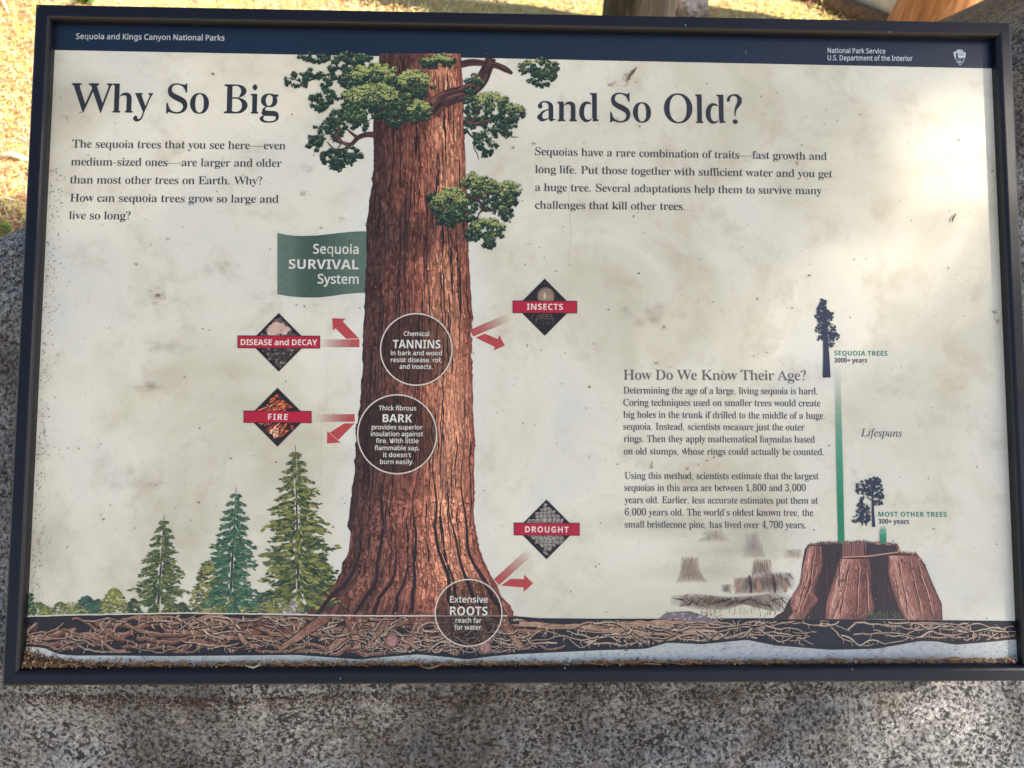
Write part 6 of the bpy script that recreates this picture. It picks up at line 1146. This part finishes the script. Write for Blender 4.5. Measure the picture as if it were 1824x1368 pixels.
for k in range(520):                               # short bits of needle in the drift
    px = U(60, 1800); u, v = P(px, lerp([(40, 1184), (912, 1182), (1806, 1175)], px) - U(0, 6)); an = rng.gauss(0, .5); l = U(.003, .009); w = .0004; z = FACE + U(.003, .006)
    dx, dy = math.cos(an) * l, math.sin(an) * l * .4
    li.add([(u, v - w, z), (u + dx, v + dy - w, z + .0006), (u + dx, v + dy + w, z + .0006), (u, v + w, z), (u + dx / 2, v + dy / 2, z + .001)], jit(C(150, 112, 76), .35), [(0, 1, 4), (1, 2, 4), (2, 3, 4), (3, 0, 4)])
o = li.build('needle_litter', M_PLANT); o.matrix_world = PM
tag(o, 'brown drift of needle litter caught along the lower edge of the sign panel', 'litter', kind='stuff')

rl = Mesh()
for k in range(2400):
    px = U(10, 1500) if k % 3 else U(20, 700); py = 1222 + abs(rng.gauss(0, 11)); u, v = P(px, py, RZ)
    hit, loc, nrm, idx = boulder_object.ray_cast(Vector((u, v, .05)), Vector((0, 0, -1)))
    if not hit or loc.z > -.03: continue
    flake(rl, loc + Vector((0, 0, .0006)), U(.0005, .0016), jit(rng.choice([C(72, 50, 36), C(96, 68, 48), C(54, 40, 32), C(118, 90, 64)]), .25))
o = rl.build('rock_litter', M_PLANT); o.matrix_world = PM
tag(o, 'dark brown needle crumbs lying on the granite just under the sign frame', 'litter', kind='stuff')

def tube(name, pts, rad, colr, label, cat, group=None, sides=6):
    a = Mesh(); n = len(pts); V = []
    for i, p in enumerate(pts):
        p = Vector(p); d = (Vector(pts[min(n - 1, i + 1)]) - Vector(pts[max(0, i - 1)])).normalized()
        x = d.cross(Vector((.3, .2, 1))).normalized(); y = d.cross(x); r = rad[i] if isinstance(rad, list) else rad
        for k in range(sides): V.append(tuple(p + x * math.cos(6.2832 * k / sides) * r + y * math.sin(6.2832 * k / sides) * r))
    F = [(i * sides + k, i * sides + (k + 1) % sides, (i + 1) * sides + (k + 1) % sides, (i + 1) * sides + k) for i in range(n - 1) for k in range(sides)]
    F += [tuple(range(sides))[::-1], tuple((n - 1) * sides + k for k in range(sides))]
    a.add(V, colr, F); o = a.build(name, M_PLANT, None, True)
    return tag(o, label, cat, group)
def onface(px, py, h=.0008): return PM @ Vector((*P(px, py, FACE + .001), FACE + .001 + h))
tube('pine_needle', [onface(1695, 396), onface(1697, 389), onface(1702, 381)], [.0004, .0007, .0004], C(52, 38, 36), 'short dark needle stuck to the right part of the sign panel', 'needle')
tube('pine_needle', [onface(440, 1183, .006), onface(455, 1185.5, .007), onface(468, 1181, .006)], [.0004, .001, .0003], C(196, 186, 164), 'pale curved needle on the litter under the small drawn conifers', 'needle')
tube('bark_flake', [onface(748, 1184, .006), onface(765, 1187.5, .007), onface(790, 1180, .006)], [.0004, .0016, .0004], C(138, 106, 78), 'thin brown bark flake on the litter below the drawn trunk', 'bark flake')
def onrock(px, py, z): return PM @ Vector((*P(px, py, z), z))
tube('pine_needle', [onrock(1418, 1216, -.085), onrock(1424, 1240, -.092), onrock(1434, 1272, -.100), onrock(1444, 1302, -.104)], [.0006, .0009, .0008, .0004], C(132, 92, 66), 'long brown pine needle hanging below the sign frame on the granite', 'needle')
wt = [(193, 1190), (1585, 57), (1221, 45), (1518, 1212 - 20), (606, 1209), (1006, 1190), (1728, 178)]
for k, (x, y) in enumerate(wt): 
    a = Mesh(); p = Vector((*P(x, y, .0006), .0006))
    flake(a, p, .0011, C(206, 206, 204)); o = a.build('chip', M_PLANT); o.matrix_world = PM
    tag(o, 'tiny white chip lying on the dark sign frame', 'chip', 'white chips on the sign frame')

# ---------------------------------------------------------------- clearing behind the sign
def cyl(name, p0, p1, r0, r1, mat, parent=None, seg=28, rings=14, rough=.06, flat_end=True):
    """A tapering, slightly irregular trunk or log from p0 to p1."""
    p0, p1 = Vector(p0), Vector(p1); d = p1 - p0; L = d.length; q = d.to_track_quat('Z', 'Y').to_matrix().to_4x4()
    bm = bmesh.new(); rows = []
    sd = Vector((p0.x * 3.1, p0.y * 1.7, 5))
    for i in range(rings + 1):
        t = i / rings; row = []
        for k in range(seg):
            an = 6.28319 * k / seg; v = Vector((math.cos(an), math.sin(an), 0))
            r = (r0 + (r1 - r0) * t) * (1 + rough * noise.noise(v * 2.2 + Vector((0, 0, t * 3)) + sd) + rough * .7 * noise.noise(v * 6 + sd))
            row.append(bm.verts.new((v.x * r, v.y * r, t * L)))
        rows.append(row)
    for i in range(rings):
        for k in range(seg): bm.faces.new((rows[i][k], rows[i][(k + 1) % seg], rows[i + 1][(k + 1) % seg], rows[i + 1][k]))
    bm.faces.new(rows[0][::-1]); bm.faces.new(rows[-1])
    me = bpy.data.meshes.new(name); bm.to_mesh(me); bm.free()
    o = link(name, me, mat, parent, True)
    M = Matrix.Translation(p0) @ q
    if parent is not None: o.matrix_parent_inverse = parent.matrix_world.inverted()
    o.matrix_world = M
    return o
def wpx(px, py, dist_like): return (dist_like.length)
def crown_mesh(name, centres, n, size, parent, c0, c1, seed=3):
    a = Mesh(); r_ = random.Random(seed)
    for _ in range(n):
        c, rx, rz = r_.choice(centres); t = r_.uniform(0, 6.283); z = r_.uniform(-1, 1); q = math.sqrt(1 - z * z); rr = r_.uniform(.2, 1) ** .5
        p = Vector(c) + Vector((math.cos(t) * q * rx * rr, math.sin(t) * q * rx * rr, z * rz * rr))
        ax = Vector((r_.uniform(-1, 1), r_.uniform(-1, 1), r_.uniform(-.6, .6))).normalized(); bx = ax.cross(Vector((r_.uniform(-1, 1), r_.uniform(-1, 1), 1))).normalized(); s = size * r_.uniform(.6, 1.3)
        cc = mixc(c0, c1, r_.random())
        a.add([tuple(p + ax * s), tuple(p + bx * s * .35), tuple(p - ax * s), tuple(p - bx * s * .35)], cc)
    return a.build(name, M_LEAF, parent)

# a tree whose foot shows above the sign's top edge
gp = ground(1134, 62)
dist = (gp - PM @ CAM_P).length; rad = 54 / FOC * dist
bt = empty('conifer_tree', gp); bpy.context.view_layer.update()
cyl('trunk', gp + Vector((0, 0, -.15)), gp + Vector((0, 0.1, 1.4)), rad * 1.12, rad * .95, M_BARK, bt, 40, 20, .16)
cyl('upper_trunk', gp + Vector((0, 0.1, 1.38)), gp + Vector((0, .3, 9)), rad * .95, rad * .3, M_BARK, bt, 24, 12, .08)
o = crown_mesh('crown', [(Vector((0, .2, 5.5 + k * .6)), 1.6 - k * .2, .5) for k in range(7)], 2600, .11, bt, C(48, 70, 40), C(92, 110, 60))
tag(bt, 'brown barked tree trunk rising just behind the top edge of the sign', 'tree')

# bleached log, brown log and a leaning orange trunk at the upper right
def lay(name, a0, b0, r, mat, label, cat, rough=.08, lift=0.0):
    p, q = ground(*a0), ground(*b0); p.z = q.z = r * .85 + lift
    o = cyl(name, p, q, r, r * .92, mat, None, 30, 16, rough); return tag(o, label, cat)
lay('fallen_log', (1372, -22), (1590, 58), .045, M_DARKWOOD, 'thin brown fallen log lying in front of the thick bleached one', 'log')
lay('fallen_log', (1400, -52), (1760, 118), .15, M_PALEWOOD, 'thick bleached fallen log beside the orange stump', 'log')
gs = ground(1650, 110); ds = (gs - PM @ CAM_P).length
o = cyl('weathered_stump', gs + Vector((0, 0, -.1)), gs + Vector((.22, .25, 1.1)), 78 / FOC * ds, 58 / FOC * ds, M_REDWOOD, None, 40, 16, .10)
tag(o, 'weathered orange brown stump leaning behind the top right corner of the sign', 'stump')
# a pale stone by the trunk
gq = ground(1228, 30); bm = bmesh.new(); bmesh.ops.create_icosphere(bm, subdivisions=4, radius=1)
for v in bm.verts: v.co *= 1 + .22 * noise.noise(v.co * 1.7) + .06 * noise.noise(v.co * 6)
for v in bm.verts: v.co = Vector((v.co.x * .13, v.co.y * .15, v.co.z * .14))
me = bpy.data.meshes.new('pale_stone'); bm.to_mesh(me); bm.free()
M_PALE, nt, bs, out = newmat('pale_lichened_stone')
tc = nd(nt, 'ShaderNodeTexCoord'); n = noise_node(nt, tc.outputs['Object'], 28, 6, .75); r = ramp(nt, [(.4, C(110, 104, 104)), (.55, C(190, 186, 184)), (.7, C(214, 212, 210))]); nt.links.new(n.outputs[0], r.inputs[0]); nt.links.new(r.outputs[0], bs.inputs['Base Color']); bs.inputs['Roughness'].default_value = .85; bump(nt, bs, n.outputs[0], .8, .02)
o = link('pale_stone', me, M_PALE, None, True); o.location = gq + Vector((0, .1, .06)); tag(o, 'pale lichened stone on the ground right of the tree trunk', 'stone')

# dry grass, needles and low green plants in the clearing
gx = Mesh()
def blade(p, hgt, lean, w, c):
    an = U(0, 6.283); d = Vector((math.cos(an), math.sin(an), 0)); sd = Vector((-d.y, d.x, 0)) * w
    m = p + d * lean * .4 + Vector((0, 0, hgt * .6)); t = p + d * lean + Vector((0, 0, hgt))
    gx.add([tuple(p - sd), tuple(p + sd), tuple(m + sd * .7), tuple(m - sd * .7), tuple(t)], c, [(0, 1, 2, 3), (3, 2, 4)])
def patch(x, y): return noise.noise(Vector((x * .9, y * .9, 8)))
def visible_spot():
    if U(0, 1) < .45: return ground(U(-60, 75), U(-60, 440))
    return ground(U(-80, 1800), U(-90, 55))
for k in range(30000):
    p = visible_spot(); p.z = -.01; g_ = patch(p.x, p.y) + U(-.25, .25)
    c = C(236, 226, 150) if g_ < (-.14 if p.x < -.4 else .0) else C(204, 214, 104)
    if U(0, 1) < .3: c = C(228, 200, 156)
    blade(p, U(.012, .045) * (2 if U(0, 1) < .06 else 1), U(.01, .06), U(.0014, .0036), jit(c, .26))
tag(gx.build('dry_grass', M_PLANT), 'sunlit dry yellow grass growing in the clearing behind the sign', 'grass', kind='stuff')
nx = Mesh()
for k in range(34000):
    p = visible_spot(); p.z = U(.004, .03); an = U(0, 6.283); l = U(.015, .06); w = U(.001, .0034); d = Vector((math.cos(an), math.sin(an), U(-.15, .15))) * l; sd = Vector((-math.sin(an), math.cos(an), 0)) * w
    nx.add([tuple(p - sd), tuple(p + sd), tuple(p + d + sd), tuple(p + d - sd)], jit(rng.choice([C(200, 146, 106), C(216, 174, 132), C(176, 120, 86), C(230, 212, 182), C(150, 104, 78), C(206, 200, 110)]), .2))
tag(nx.build('fallen_needles', M_PLANT), 'reddish brown fallen needles scattered through the dry grass', 'needles', kind='stuff')
def stick(a0, b0, r, label):
    p, q = ground(*a0), ground(*b0); p.z = q.z = .03; m = (p + q) / 2 + Vector((.01, .0, .02))
    tube('fallen_stick', [p, m, q], [r, r, r * .6], C(206, 190, 160), label, 'stick')
stick((-10, 293), (60, 300), .012, 'pale grey stick on the ground left of the sign'); stick((-6, -2), (18, 32), .008, 'thin bleached stick at the top left corner of the clearing')
stick((700, 6), (905, 20), .010, 'long thin stick on the needles above the sign heading')
def plant(px, py, n, hgt, label):
    a = Mesh(); p0 = ground(px, py); p0.z = 0
    for k in range(n):
        an = U(0, 6.283); el = U(.5, 1.2); d = Vector((math.cos(an) * math.cos(el), math.sin(an) * math.cos(el), math.sin(el))) * hgt * U(.6, 1.1)
        sd = Vector((-math.sin(an), math.cos(an), 0)) * hgt * .16; m = p0 + d * .55; t = p0 + d + Vector((0, 0, -hgt * .12))
        a.add([tuple(p0), tuple(m + sd), tuple(t), tuple(m - sd), tuple(m + Vector((0, 0, .01)))], jit(mixc(C(62, 96, 40), C(120, 148, 64), U(0, 1)), .2), [(0, 1, 4), (1, 2, 4), (2, 3, 4), (3, 0, 4)])
    tag(a.build('green_plant', M_LEAF), label, 'plant', 'low plants in the clearing')
plant(6, 424, 16, .09, 'leafy green plant behind the boulder crest left of the sign'); plant(152, 12, 16, .16, 'small green plant above the top left corner of the sign'); plant(262, 2, 12, .12, 'small green plant on the grass above the heading words')

# ---------------------------------------------------------------- the tree that shades the sign, to the right behind the viewer
D = 13.0
tc_ = PM @ Vector((0, 0, 0)) + SUN * D
sx_ = SUN.cross(Vector((0, 0, 1))).normalized(); sy_ = sx_.cross(SUN).normalized()
shade = empty('shade_tree', (tc_.x, tc_.y, 0)); bpy.context.view_layer.update()
tb_ = Vector((tc_.x, tc_.y, 0)) + sx_ * 1.5
cyl('trunk', (tb_.x, tb_.y, -.2), (tb_.x, tb_.y, tc_.z + 2.4), .30, .08, M_BARK, shade, 24, 24, .08)
PATCH = [  # lighter places in the canopy: panel position (photo pixels), radius, how much sun they let through
    (1750, 220, 85, .15), (1690, 320, 100, .19), (1590, 420, 90, .28), (1500, 500, 85, .27), (1370, 600, 80, .25), (1660, 430, 60, .10), (1785, 430, 80, .12), (1812, 270, 60, .32),
    (1950, 1200, 110, .55), (1770, 1262, 50, .45), (1880, 1290, 80, .30), (1560, 1330, 60, .10), (1805, 1190, 36, .35), (1640, 880, 90, .04), (1240, 1000, 120, .03), (170, 900, 130, .03), (420, 500, 110, .02)]
SUNL = Vector((1.15, .42, 1.0)).normalized()
def transmission(u, v):
    t = .007
    for (px, py, rp, k) in PATCH:
        x, y = P(px, py); r = rp / 1870; d2 = ((u - x) ** 2 + (v - y) ** 2) / (r * r)
        t += k * math.exp(-d2 * 1.1)
    return min(.9, t)
lf = Mesh(); LA = .05
area = LA * LA * .26; RADC = 1.6
pn = PM.inverted()
Ns = 3.14159 * RADC * RADC / area * 4.6
kept = 0
for k in range(int(Ns)):
    r = RADC * math.sqrt(U(0, 1)); t = U(0, 6.283); oz = U(-.8, .8)
    p = tc_ + sx_ * math.cos(t) * r + sy_ * math.sin(t) * r + SUN * oz
    l = pn @ p; tt = l.z / SUNL.z; u, v = l.x - SUNL.x * tt, l.y - SUNL.y * tt
    if abs(u) < .9 and abs(v) < .7: den = -math.log(transmission(u, v)) / 4.6
    else: den = 1 if r < 1.25 else max(.0, 1 - (r - 1.25) / .35)
    if U(0, 1) > den: continue
    nrm = (SUN + Vector((U(-1, 1), U(-1, 1), U(-1, 1))) * .7).normalized(); ax = nrm.cross(Vector((U(-1, 1), U(-1, 1), U(-1, 1)))).normalized(); bx = nrm.cross(ax); s = LA * U(.7, 1.2)
    lf.add([tuple(p + ax * s * .5), tuple(p + bx * s * .36), tuple(p - ax * s * .5), tuple(p - bx * s * .36)], jit(mixc(C(46, 66, 38), C(86, 104, 56), U(0, 1)), .2)); kept += 1
o = lf.build('crown', M_LEAF, shade); o.matrix_parent_inverse = shade.matrix_world.inverted()
tag(shade, 'tall evergreen to the right behind the viewer whose crown shades the sign', 'tree')
